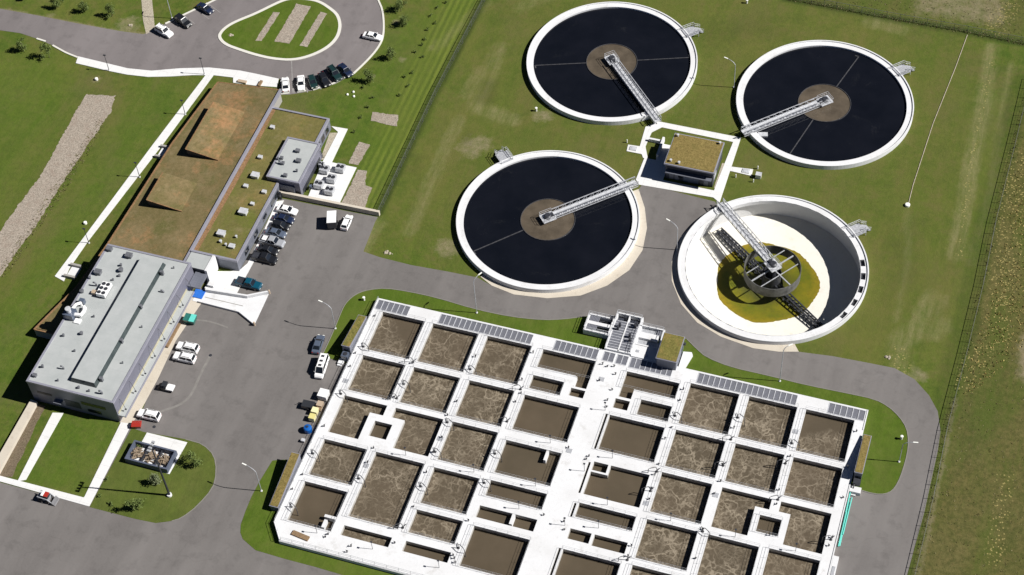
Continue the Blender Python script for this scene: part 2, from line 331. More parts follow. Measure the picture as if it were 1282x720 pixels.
# ------------------------------------------------------------------ mesh helpers
class MB:
    def __init__(s): s.v = []; s.f = []; s.mi = []; s.cur = 0
    def add(s, vs, fs):
        b = len(s.v); s.v += [tuple(x) for x in vs]
        for f in fs: s.f.append(tuple(i+b for i in f)); s.mi.append(s.cur)
        return s
    def prism(s, poly, z0, z1, holes=(), bottom=False, ztop=None):
        area = sum(poly[i][0]*poly[(i+1) % len(poly)][1]-poly[(i+1) % len(poly)][0]*poly[i][1] for i in range(len(poly)))
        if area < 0: poly = poly[::-1]
        zt = ztop or (lambda x, y: z1)
        loops = [[Vector((x, y, 0)) for x, y in poly]] + [[Vector((x, y, 0)) for x, y in h] for h in holes]
        flat = [p for l in loops for p in l]
        tris = tessellate_polygon(loops)
        fs = []
        for t in tris:
            a, b, c = (flat[i] for i in t)
            fs.append(t if (b-a).cross(c-a).z > 0 else (t[0], t[2], t[1]))
        s.add([(p.x, p.y, zt(p.x, p.y)) for p in flat], fs)
        n = len(poly)
        s.add([(x, y, z0) for x, y in poly]+[(x, y, zt(x, y)) for x, y in poly], [(i, (i+1) % n, n+(i+1) % n, n+i) for i in range(n)])
        if bottom: s.add([(x, y, z0) for x, y in poly], [tuple(reversed(range(n)))])
        return s
    def box(s, x0, y0, z0, x1, y1, z1, rot=0.0, piv=None):
        vs = [(x, y, z) for z in (z0, z1) for x, y in ((x0, y0), (x1, y0), (x1, y1), (x0, y1))]
        if rot:
            cx, cy = piv or ((x0+x1)/2, (y0+y1)/2); c, n = math.cos(rot), math.sin(rot)
            vs = [(cx+(x-cx)*c-(y-cy)*n, cy+(x-cx)*n+(y-cy)*c, z) for x, y, z in vs]
        return s.add(vs, [(0, 3, 2, 1), (4, 5, 6, 7), (0, 1, 5, 4), (1, 2, 6, 5), (2, 3, 7, 6), (3, 0, 4, 7)])
    def bar(s, p, q, w=.06, h=None):
        p = Vector(p); q = Vector(q); d = (q-p)
        if d.length < 1e-6: return s
        d.normalize(); h = h or w
        a = d.cross(Vector((0, 0, 1)))
        if a.length < 1e-3: a = Vector((1, 0, 0))
        a.normalize(); b = a.cross(d)
        o = [a*(i*w/2)+b*(j*h/2) for i, j in ((-1, -1), (1, -1), (1, 1), (-1, 1))]
        return s.add([p+k_ for k_ in o]+[q+k_ for k_ in o], [(0, 1, 2, 3), (7, 6, 5, 4), (0, 4, 5, 1), (1, 5, 6, 2), (2, 6, 7, 3), (3, 7, 4, 0)])
    def tube(s, pts, r, n=8, r1=None):
        pts = [Vector(p) for p in pts]; m = len(pts); vs = []
        for i, p in enumerate(pts):
            d = (pts[min(i+1, m-1)]-pts[max(i-1, 0)]).normalized()
            a = d.cross(Vector((0, 0, 1)) if abs(d.z) < .9 else Vector((1, 0, 0))).normalized(); b = a.cross(d)
            rr = r if r1 is None else r+(r1-r)*i/(m-1)
            vs += [p+(a*math.cos(t)+b*math.sin(t))*rr for t in (2*PI*j/n for j in range(n))]
        fs = [(i*n+j, i*n+(j+1) % n, (i+1)*n+(j+1) % n, (i+1)*n+j) for i in range(m-1) for j in range(n)]
        fs += [tuple(range(n))[::-1], tuple((m-1)*n+j for j in range(n))]
        return s.add(vs, fs)
    def lathe(s, cx, cy, prof, n=128, a0=0.0, a1=2*PI, close=False):
        full = abs(a1-a0-2*PI) < 1e-6; m = n if full else n+1; k_ = len(prof); vs = []
        for i in range(m):
            t = a0+(a1-a0)*i/n
            vs += [(cx+r*math.cos(t), cy+r*math.sin(t), z) for r, z in prof]
        fs = []
        for i in range(n):
            j = (i+1) % m
            for q in range(k_-1 if not close else k_):
                q2 = (q+1) % k_
                fs.append((i*k_+q, j*k_+q, j*k_+q2, i*k_+q2))
        if close and not full: fs += [tuple(range(k_)), tuple((m-1)*k_+q for q in range(k_))[::-1]]
        return s.add(vs, fs)
    def build(s, name, mat, parent=None, local=False, smooth=False):
        me = bpy.data.meshes.new(name)
        off = Vector((0, 0, 0))
        if parent is not None and not local:
            p = parent
            while p is not None: off += p.location; p = p.parent
        me.from_pydata([(x-off.x, y-off.y, z-off.z) for x, y, z in s.v], [], s.f)
        for m_ in (mat if isinstance(mat, (list, tuple)) else [mat]): me.materials.append(m_)
        if any(s.mi): me.polygons.foreach_set('material_index', s.mi)
        if smooth: me.polygons.foreach_set('use_smooth', [True]*len(me.polygons))
        me.update()
        o = bpy.data.objects.new(name, me); col.objects.link(o)
        if parent is not None: o.parent = parent
        return o
def tag(o, label=None, cat=None, group=None, kind=None):
    for k_, v_ in (('label', label), ('category', cat), ('group', group), ('kind', kind)):
        if v_: o[k_] = v_
    return o
def thing(name, loc, label, cat, group=None, rz=0.0):
    o = bpy.data.objects.new(name, None); o.empty_display_size = .5; col.objects.link(o)
    o.location = loc; o.rotation_euler = (0, 0, rz); return tag(o, label, cat, group)
def struct(o): o['kind'] = 'structure'; return o
def sheet(name, poly, z, mat, th=.3, holes=()):
    return struct(MB().prism(poly, z-th, z, holes).build(name, mat))
def smooth_poly(pts, it=2, closed=True):
    for _ in range(it):
        n = len(pts); o = []
        rng_ = range(n) if closed else range(n-1)
        if not closed: o.append(pts[0])
        for i in rng_:
            a, b = pts[i], pts[(i+1) % n]
            o += [(a[0]*.75+b[0]*.25, a[1]*.75+b[1]*.25), (a[0]*.25+b[0]*.75, a[1]*.25+b[1]*.75)]
        if not closed: o.append(pts[-1])
        pts = o
    return pts
def ribbon(mb, pts, wd, z0, z1, closed=False):
    n = len(pts); L = []; Rr = []
    for i in range(n):
        a = pts[(i-1) % n] if closed or i > 0 else pts[i]; b = pts[(i+1) % n] if closed or i < n-1 else pts[i]
        dx, dy = b[0]-a[0], b[1]-a[1]; l = math.hypot(dx, dy) or 1; nx, ny = -dy/l*wd/2, dx/l*wd/2
        L.append((pts[i][0]+nx, pts[i][1]+ny)); Rr.append((pts[i][0]-nx, pts[i][1]-ny))
    for i in range(n if closed else n-1):
        j = (i+1) % n
        q = [Rr[i], Rr[j], L[j], L[i]]
        mb.add([(x, y, z0) for x, y in q]+[(x, y, z1) for x, y in q], [(4, 5, 6, 7), (0, 1, 5, 4), (1, 2, 6, 5), (2, 3, 7, 6), (3, 0, 4, 7)])
    return mb
def jag(pts, amp=.35, step=1.2):
    o = []
    for i in range(len(pts)):
        a, b = pts[i], pts[(i+1) % len(pts)]; n = max(1, int(math.dist(a, b)/step))
        for k_ in range(n):
            t = k_/n; o.append((a[0]+(b[0]-a[0])*t+random.uniform(-amp, amp), a[1]+(b[1]-a[1])*t+random.uniform(-amp, amp)))
    return o
def rect(u0, v0, u1, v1): return [(u0, -v1), (u1, -v1), (u1, -v0), (u0, -v0)]
TA, TB, TC, TD = (28.0, 81.4), (78.4, 81.1), (28.0, 30.75), (77.8, 30.7)
TR = 20.0; HB = 1.0; ZW = -.22
BASIN = [(0, 0), (0, -57.0), (2.6, -60.6), (103.95, -60.6), (103.95, 0)]

# ------------------------------------------------------------------ ground
def pline_dist(P, pts, closed=False):
    d = np.full(len(P), 1e9); pts = [np.array(p) for p in pts]
    for i in range(len(pts)-(0 if closed else 1)):
        a, b = pts[i], pts[(i+1) % len(pts)]; ab = b-a
        t = np.clip(((P-a)@ab)/(ab@ab), 0, 1); d = np.minimum(d, np.linalg.norm(P-(a+t[:, None]*ab), axis=1))
    return d
def inside(P, poly):
    r = np.zeros(len(P), bool); n = len(poly); x, y = P[:, 0], P[:, 1]
    for i in range(n):
        x0, y0 = poly[i]; x1, y1 = poly[(i+1) % n]
        if y0 == y1: continue
        c = ((y0 > y) != (y1 > y)) & (x < (x1-x0)*(y-y0)/(y1-y0)+x0); r ^= c
    return r
FENCE_W = PX([(612, -8), (545, 120), (475, 268)]); FENCE_N = PX([(985, -2), (1110, 22), (1211, 40), (1295, 57)])
FENCE_E = PX([(1290, 100), (1271, 180), (1246, 280), (1230, 360), (1210, 443), (1185, 540), (1168, 625), (1143, 730), (1128, 800)])
def axis(lo, hi, st, far):
    a = list(np.arange(lo, hi+.01, st)); e = st
    lo_, hi_ = [], []; x = lo; y = hi
    while x > -far: e *= 1.6; x -= e; y += e; lo_.insert(0, x); hi_.append(y)
    return np.array(lo_+a+hi_)
ax = axis(-150, 175, 1.0, 4000); ay = axis(-115, 150, 1.0, 4000)
XX, YY = np.meshgrid(ax, ay); P = np.stack([XX.ravel(), YY.ravel()], 1); nx_, ny_ = len(ax), len(ay)
def soft(d, wd, f): return np.clip(1-(d-wd)/f, 0, 1)
def sreg(poly, f): d = pline_dist(P, poly, True); i = inside(P, poly); return np.where(i, np.clip(.5+d/f, 0, 1), np.clip(.5-d/f, 0, 1))
olive = np.zeros(len(P)); lush = np.zeros(len(P)); bare = np.zeros(len(P)); mow = np.zeros(len(P)); prai = np.zeros(len(P)); streak = np.zeros(len(P)); dark = np.zeros(len(P)); seed = np.zeros(len(P))
fe = PX([(1290, 100), (1271, 180), (1246, 280), (1230, 360), (1210, 443), (1185, 540), (1168, 625), (1143, 730), (1128, 800)])
ep = [(x-.5, y) for x, y in fe]; prai = np.maximum(prai, sreg(ep+[(400, ep[-1][1]-60), (400, 400), (ep[0][0]+10, 400)], 6))
fn = FENCE_N; prai = np.maximum(prai, .62*sreg([fn[0], fn[1], fn[2], fn[3], (fn[3][0]+60, 300), (fn[0][0]-30, 300)], 8))
olive = np.maximum(olive, .75*sreg(PX([(520, 60), (640, -30), (960, -30), (1210, 45), (1240, 200), (1200, 480), (1120, 450), (900, 270), (800, 230), (620, 340), (560, 330), (490, 310)]), 10))
olive = np.maximum(olive, sreg(PX([(1085, 180), (1180, 190), (1190, 330), (1165, 440), (1080, 440), (1060, 400), (1090, 330)]), 14))
olive = np.maximum(olive, .8*sreg(PX([(0, 170), (110, 120), (200, 110), (160, 190), (60, 320), (-40, 480), (-40, 300)]), 8)*0.6)
lush = np.maximum(lush, sreg(PX([(-60, 100), (70, 60), (100, 110), (60, 180), (-20, 330), (-90, 330)]), 9)*.9)
lush = np.maximum(lush, sreg(PX([(70, 520), (152, 528), (106, 626), (32, 602)]), 3))
lush = np.maximum(lush, .75*sreg(PX([(480, 40), (600, -10), (560, 60), (475, 250), (440, 190), (380, 130), (440, 110)]), 5))
lush = np.maximum(lush, .7*sreg(PX([(1195, 90), (1262, 120), (1240, 260), (1200, 440), (1175, 430), (1215, 300)]), 5))
lush = np.maximum(lush, .75*sreg(PX([(170, 100), (250, 100), (150, 230), (60, 360), (-20, 520), (-60, 480), (40, 330)]), 6))
mw = [(x-4.6, y) for x, y in FENCE_W]; mow = soft(pline_dist(P, mw), 2.2, 4.5)
dark = np.maximum(dark, .42*sreg(PX([(603, 100), (624, 98), (620, 132), (594, 130)]), 2.5)); dark = np.maximum(dark, .38*sreg(PX([(585, 160), (592, 166), (588, 185), (575, 178)]), 2.5)); dark = np.maximum(dark, .35*sreg(PX([(520, 190), (534, 196), (522, 222), (508, 215)]), 3)); dark = np.maximum(dark, .3*sreg(PX([(815, 30), (960, 20), (1000, 45), (890, 60)]), 8)); dark = np.maximum(dark, .3*sreg(PX([(1100, 300), (1150, 270), (1160, 350), (1110, 380)]), 8))
dark = np.maximum(dark, soft(pline_dist(P, [(x-.4, y) for x, y in FENCE_W]), .7, .8)); dark = np.maximum(dark, .8*soft(pline_dist(P, FENCE_N), .8, 1)); dark = np.maximum(dark, .45*soft(pline_dist(P, FENCE_E[:6]), .5, 1.0)); dark = np.maximum(dark, .40*soft(pline_dist(P, [(x-2, y) for x, y in FENCE_E]), 1.6, 1.6))
for pts, wd, f, am in ((PX([(1242, 60), (1232, 130), (1215, 210), (1206, 260), (1197, 320)]), .9, 1.6, .9), (PX([(1170, 375), (1150, 410), (1128, 428)]), 1.6, 2, .7), (PX([(1168, 418), (1180, 408)]), 1.3, 1.6, .7),
                      (PX([(512, 290), (524, 265), (540, 225), (560, 180), (575, 150)]), .8, 1.5, .7), (PX([(600, 130), (625, 60)]), 1, 2, .6), (PX([(597, 133), (640, 150)]), 1.1, 2, .8), (PX([(1090, 28), (1128, 36)]), 1.2, 1.6, .75),
                      (PX([(545, 60), (600, 10), (620, -10)]), .7, 1.5, .5), (PX([(470, 280), (450, 312)]), 1.4, 1.5, .8), (PX([(600, 90), (585, 120)]), 1.0, 1.6, .55), (PX([(1265, 80), (1240, 240), (1215, 330)]), .3, 1.2, .5), (PX([(1135, 265), (1137, 330), (1122, 400)]), .3, 1.2, .45), (PX([(960, 180), (1130, 175)]), .4, 2, .45), (PX([(650, 10), (700, -10)]), .8, 2, .5), (PX([(1128, 445), (1130, 470)]), 1.4, 2, .6)):
    streak = np.maximum(streak, am*soft(pline_dist(P, pts), wd, f))
for cx, cy, r in ((590, 185, 3.5), (680, 145, 2.5), (160, 30, 3), (165, 36, 2), (60, 24, 2), (495, 28, 1.2), (503, 75, 1.0), (465, 96, 1.0), (120, 100, 1.2), (280, 45, 1.8), (1150, 470, 2), (560, 310, 3), (600, 180, 3), (170, 60, 1.)):
    c = np.array(at(cx, cy)); bare = np.maximum(bare, .50*soft(np.linalg.norm(P-c, axis=1), r*.5, r))
bare = np.maximum(bare, .72*sreg(PX([(1282, 415), (1274, 440), (1276, 475), (1320, 500), (1340, 400)]), 3))
bare = np.maximum(bare, .50*sreg(PX([(1150, -20), (1262, -20), (1262, 36), (1140, 18)]), 5))
bare = np.maximum(bare, .55*soft(pline_dist(P, PX([(0, 14), (60, 26), (150, 43), (180, 45)])), .8, 1.2))
bare = np.maximum(bare, .45*soft(pline_dist(P, PX([(1148, 720), (1170, 625), (1187, 545), (1195, 500)])), .3, .8))
for pts, wd in ((PX([(1280, 200), (1262, 300), (1250, 420)]), 3.5), (PX([(1130, 460), (1125, 440)]), 2), (PX([(1262, 10), (1245, 36)]), 3), (PX([(1245, 700), (1260, 600)]), 2), (PX([(1210, 480), (1228, 440)]), 3), (PX([(1242, 70), (1215, 210), (1200, 320)]), .8)):
    seed = np.maximum(seed, .75*soft(pline_dist(P, pts), wd*.4, wd))
def ring(cx, cy, r0, f, am): return am*soft(np.abs(np.linalg.norm(P-np.array((cx, cy)), axis=1)-r0), 1, f)
for c in (TA, TB, TC, TD): olive = np.maximum(olive, ring(*c, 22.5, 3, .85))
g_mb = MB(); me = bpy.data.meshes.new('ground')
idx = np.arange(nx_*ny_).reshape(ny_, nx_)
q = np.stack([idx[:-1, :-1], idx[:-1, 1:], idx[1:, 1:], idx[1:, :-1]], -1).reshape(-1, 4)
inb = np.zeros(len(P), bool)
for c in (TA, TB, TC, TD): inb |= np.linalg.norm(P-np.array(c), axis=1) < TR-.15
inb |= inside(P, [(.2, -.2), (.2, -57), (2.8, -60.4), (103.7, -60.4), (103.7, -.2)])
q = q[~inb[q].all(1)]
me.from_pydata(np.column_stack([P, np.zeros(len(P))]).tolist(), [], q.tolist())
for nm, ch in (('mask_a', (olive, lush, bare)), ('mask_b', (mow, prai, streak)), ('mask_c', (dark, seed, dark*0))):
    a = me.color_attributes.new(nm, 'FLOAT_COLOR', 'POINT'); a.data.foreach_set('color', np.column_stack([*ch, np.ones(len(P))]).ravel().astype(np.float32))
me.materials.append(M['ground']); me.update(); go = struct(bpy.data.objects.new('ground', me)); col.objects.link(go)

# ------------------------------------------------------------------ roads, paths, kerbs
roadA = PX([(-60, -4), (0, 11), (45, 19), (100, 30), (150, 39), (180, 43), (193, 37), (207, 30), (270, 0), (310, -22), (476, -30), (473.5, 0), (480, 15), (480.5, 45), (473.8, 60), (460, 76), (442.5, 92.5), (420, 105), (395, 112.7), (376, 116.5), (360, 118.7), (350.5, 118.5), (350.5, 99), (320, 93), (300, 88.7), (262, 85), (225, 86), (190, 89), (160, 86), (125, 77.5), (92, 71), (82, 66), (66, 57), (46, 48.5), (25, 41.5), (0, 38), (-70, 26)])
sheet('entrance_road', roadA, .03, M['asphalt_new'])
padC_out = K(560, 180, 3.6, [(150, 600), (200, 640), (300, 680), (450, 697), (600, 685), (720, 640), (820, 570), (880, 480), (900, 380), (890, 290), (862, 205)])
padD_out = K(835, 235, 3.43, [(215, 75), (120, 150), (60, 210), (20, 320), (20, 400), (60, 500), (130, 580), (230, 640), (370, 690), (480, 705), (566, 705), (548, 672)])
yard = PX([(350, 248), (473, 272), (470, 277), (455, 315), (475, 322), (515, 332), (560, 340), (597.5, 347.5)]) + padC_out[1:] + PX([(805, 230), (895, 252.5)]) + padD_out[:-1] + \
    PX([(1042.5, 446), (1085, 454), (1120, 461), (1145, 475), (1163, 495), (1174, 515), (1177.5, 540), (1174, 565), (1168, 592), (1157.5, 640), (1135, 722), (1105, 830), (500, 900), (-150, 700), (-60, 588), (0, 604), (111, 634), (165, 528), (180, 510), (230, 370), (300, 340)])
bas_in = [(.3, -.3), (.3, -56.9), (2.75, -60.3), (103.6, -60.3), (103.6, -.3)]
sheet('service_yard', yard, .03, M['asphalt'], holes=[bas_in])
def pad(name, outer, c, r=19.9):
    a0 = math.atan2(outer[0][1]-c[1], outer[0][0]-c[0]); a1 = math.atan2(outer[-1][1]-c[1], outer[-1][0]-c[0])
    while a1 < a0: a1 += 2*PI
    inner = [(c[0]+r*math.cos(a0+(a1-a0)*i/40), c[1]+r*math.sin(a0+(a1-a0)*i/40)) for i in range(41)]
    return sheet(name, outer+inner[::-1], .07, M['conc_old'])
pad('tank_apron', padC_out, TC); pad('tank_apron', padD_out, TD)
verge = PX([(402, 446), (406, 440), (417.5, 415), (427.5, 390), (432, 381), (440, 372.5), (450, 366.5), (462, 363), (482.5, 361), (510, 365), (545, 372.5), (595, 387.5), (640, 397), (680, 401), (705, 400), (728, 397)]) + [(44.2, 8.3), (60, 8.3)] + \
    PX([(860, 425), (872, 437), (884, 447.5), (915, 460), (960, 470), (1010, 482.5), (1060, 492.5), (1095, 500), (1112, 509), (1126, 522), (1135, 536), (1137.5, 552), (1136, 568), (1130, 590), (1124, 605), (1117, 615), (1108, 619), (1095, 619), (1074, 613)]) + [(103.0, -19.5), (103.0, -1.0), (1.0, -1.0), (1.0, -17.2)]
sheet('basin_verge_grass', verge, .06, M['lawn'])
verge2 = [(1, -41.0)] + PX([(348, 576), (341, 577), (333, 590), (325, 603), (315, 622), (307.5, 640), (301.5, 657), (301, 667), (304, 675), (320, 689), (357, 700), (395, 710), (427, 719.5), (520, 745), (600, 770)]) + [(50, -59.5), (3.6, -59.5), (1, -56)]
sheet('basin_verge_grass', verge2, .06, M['lawn'])
isle = PX([(165, 536), (180, 541), (232, 550), (250, 555), (258, 560), (265, 567), (269, 575), (270.5, 585), (270, 597), (267.5, 607.5), (261, 618), (252.5, 627.5), (243, 637), (232.5, 645), (224, 650), (215, 652.5), (195, 655), (170, 650), (112, 635)])
sheet('turning_island_grass', isle, .06, M['lawn_isle'])
loop = smooth_poly(PX([(274, 47), (277, 40), (285, 33), (296, 27), (320, 17.5), (345, 5), (357, 0), (370, -2), (392, 0), (403, 4), (412, 10), (421, 17), (425, 25), (426, 35), (422, 48), (410, 60), (390, 70), (367, 75.7), (342, 74), (320, 69), (300, 62.5), (282, 56)]), 2)
sheet('loop_island_grass', loop, .12, M['lawn'])
kb = MB(); ribbon(kb, loop, .75, 0, .16, True)
for pts in ([(207, 30), (240, 14), (270, 0), (310, -22)], [(473.5, 0), (480, 15), (480.8, 45), (473.8, 60), (460, 76), (442.5, 92.5)], [(46, 48.5), (57, 52)], [(66, 57), (75, 62), (83, 66.5), (97, 72)]):
    ribbon(kb, smooth_poly(PX(pts), 2, False), .45, 0, .16)
struct(kb.build('kerb', M['kerb']))
kb = MB(); ribbon(kb, isle[2:16], .16, 0, .10); ribbon(kb, smooth_poly(verge[:16], 1, False), .16, 0, .13); ribbon(kb, smooth_poly(verge[18:-4], 1, False), .16, 0, .13)
struct(kb.build('kerb', M['kerb_dark']))
# white walks
walk1 = PX([(95, 79.5), (98, 71), (125, 77.5), (160, 86), (190, 89), (225, 86), (262, 85), (300, 88.7), (320, 92.7), (349, 99), (346.5, 109.5), (318, 107.5), (292, 104), (292, 97.5), (267, 94.6), (240, 94.5), (212, 96.2), (185, 96.7), (160, 94), (135, 89)])
sheet('entrance_walk', walk1, .14, M['walk'])
sheet('west_path', PX([(257.8, 94), (267.3, 94.6), (204.5, 180), (110.5, 302), (87, 336), (80, 352.5), (68.7, 346.2), (192.5, 180)]), .12, M['walk'])
sheet('side_walk', PX([(66, 540-23), (79.5, 517.5), (32.5, 601), (22, 603)]), .12, M['walk'])
sheet('side_walk', PX([(151.5, 529), (165, 531), (112, 634), (104, 624), (106, 622)]), .12, M['walk'])
sheet('kerbside_walk', PX([(-60, 583), (0, 596), (106, 623.5), (112, 634.5), (0, 603), (-60, 588)]), .13, M['walk'])
sheet('hall_walk', PX([(252, 368), (252, 380), (220, 427), (197.5, 475), (172, 522), (163, 532), (150, 529), (149, 520), (235, 370)]), .10, M['conc_old'])
sheet('entry_plaza', K(170, 280, 4, [(360, 265), (390, 240), (470, 240), (520, 235), (560, 200), (640, 40), (705, -110), (742, -115), (590, 195), (555, 260), (505, 352), (350, 330)]), .12, M['walk'])
sheet('patio', [(-25.6, 23.0), (-18.1, 22.8), (-18.3, 34.4), (-24.3, 34.4), (-24.6, 45.1), (-28.6, 44.9), (-26.4, 43.6), (-26.4, 34.6)], .12, M['walk'])
sheet('gravel_strip', [(-28.2, 42.9), (-26.5, 43.4), (-26.5, 34.6), (-27.2, 34.6)], .06, M['gravel'])
sheet('gravel_strip', [(60.35, 49.8), (61.15, 49.8), (61.2, 57.5), (60.35, 57.5)], .06, M['gravel'])
sheet('gravel_drive', PX([(176, -14), (189, -14), (194, 36), (183, 43), (179, 25)]), .05, M['gravel'])
ctl = [[(41.0, 63.7), (43.5, 66.1), (62.6, 66.1), (62.2, 64.3), (44.6, 64.5), (42.8, 62.4), (42.6, 57.8), (44.0, 54.6), (44.0, 54.3), (43.0, 54.3), (41.4, 57)],
       [(61.2, 64.3), (62.6, 66.1), (62.6, 45.9), (60.6, 47.2), (60.6, 50)], [(43.3, 54.4), (45.9, 54.4), (45.9, 59.6), (49, 59.6), (49, 49), (61, 49), (61, 47), (44.2, 46.3), (43.2, 47.6)], [(62.6, 56.9), (67.4, 57.4), (67.5, 55.4), (62.6, 55.6)], [(38.7, 57.3), (41.6, 57.5), (42.4, 55.3), (38.9, 55.3)]]
for i, p_ in enumerate(ctl): sheet('control_walk', p_, .10+.006*i, M['walk'])
for p_ in ([(292, 50), (345, 8), (351, 14), (326, 51), (321, 53)],):
    pass
for pts in (K(320, 0, 4, [(0, 205), (90, 62), (122, 65), (30, 208)]), K(320, 0, 4, [(95, 210), (205, 20), (278, 35), (170, 220)]), K(320, 0, 4, [(222, 230), (325, 62), (358, 70), (258, 238)])):
    sheet('planting_bed', jag(pts, .10, .6), .15, M['mulch'])
for pts in (K(320, 0, 4, [(585, 562), (716, 578), (706, 634), (580, 606)]), K(340, 150, 5.14, [(495, 280), (565, 140), (635, 160), (555, 295)]), K(340, 150, 5.14, [(445, 550), (560, 320), (612, 330), (600, 420), (645, 440), (600, 565)])):
    sheet('planting_bed', jag(pts, .14, .6), .05, M['mulch'])
bedW = PX([(108, 118), (144, 120), (139, 140), (111, 180), (84, 220), (60, 258), (40, 290), (16, 322), (-30, 395), (-60, 395), (-20, 320), (10, 275), (28, 250), (50, 222), (68, 190), (90, 148)])
sheet('planting_bed', jag(bedW, .2, .6), .05, M['mulch'])
sheet('dirt_strip', jag(PX([(42, 505), (57, 508), (14, 598), (-40, 590), (0, 575)]), .2, 1), .04, M['soil'])
sheet('bin_pad', [(-33.3, -51.9), (-24.6, -52.2), (-24.3, -44.3), (-33.2, -44.4)], .11, M['walk'])
# painted and worn marks on the asphalt
mk = MB()
for a, b in (((365, 76.5), (366.5, 116)), ((367.5, 104), (368, 117)), ((383, 101), (385, 116)), ((398, 97), (402, 112)), ((412, 92), (419, 105))):
    ribbon(mk, PX([a, b]), .22, .031, .036)
for a, b in (((215, 26), (221, 31)), ((229, 18), (244, 30)), ((243, 10), (262, 24)), ((258, 3), (276, 16))): ribbon(mk, PX([a, b]), .14, .031, .036)
struct(mk.build('road_marking', M['line']))
M['worn'] = simple('worn_asphalt', (.175, .165, .152), .9, 0, .18, .8); M['patch'] = simple('asphalt_patch', (.088, .084, .082), .9, 0, .15, .6); M['patch_lt'] = simple('asphalt_patch_pale', (.128, .122, .117), .9, 0, .15, .6)
wk = MB(); ribbon(wk, smooth_poly(PX([(263, 446), (250, 470), (240, 495), (226, 507), (205, 514), (190, 520)]), 2, False), .55, .0305, .0335); ribbon(wk, smooth_poly(PX([(240, 400), (262, 402), (285, 410)]), 2, False), .35, .0305, .0335)
struct(wk.build('tyre_scuff', M['worn']))

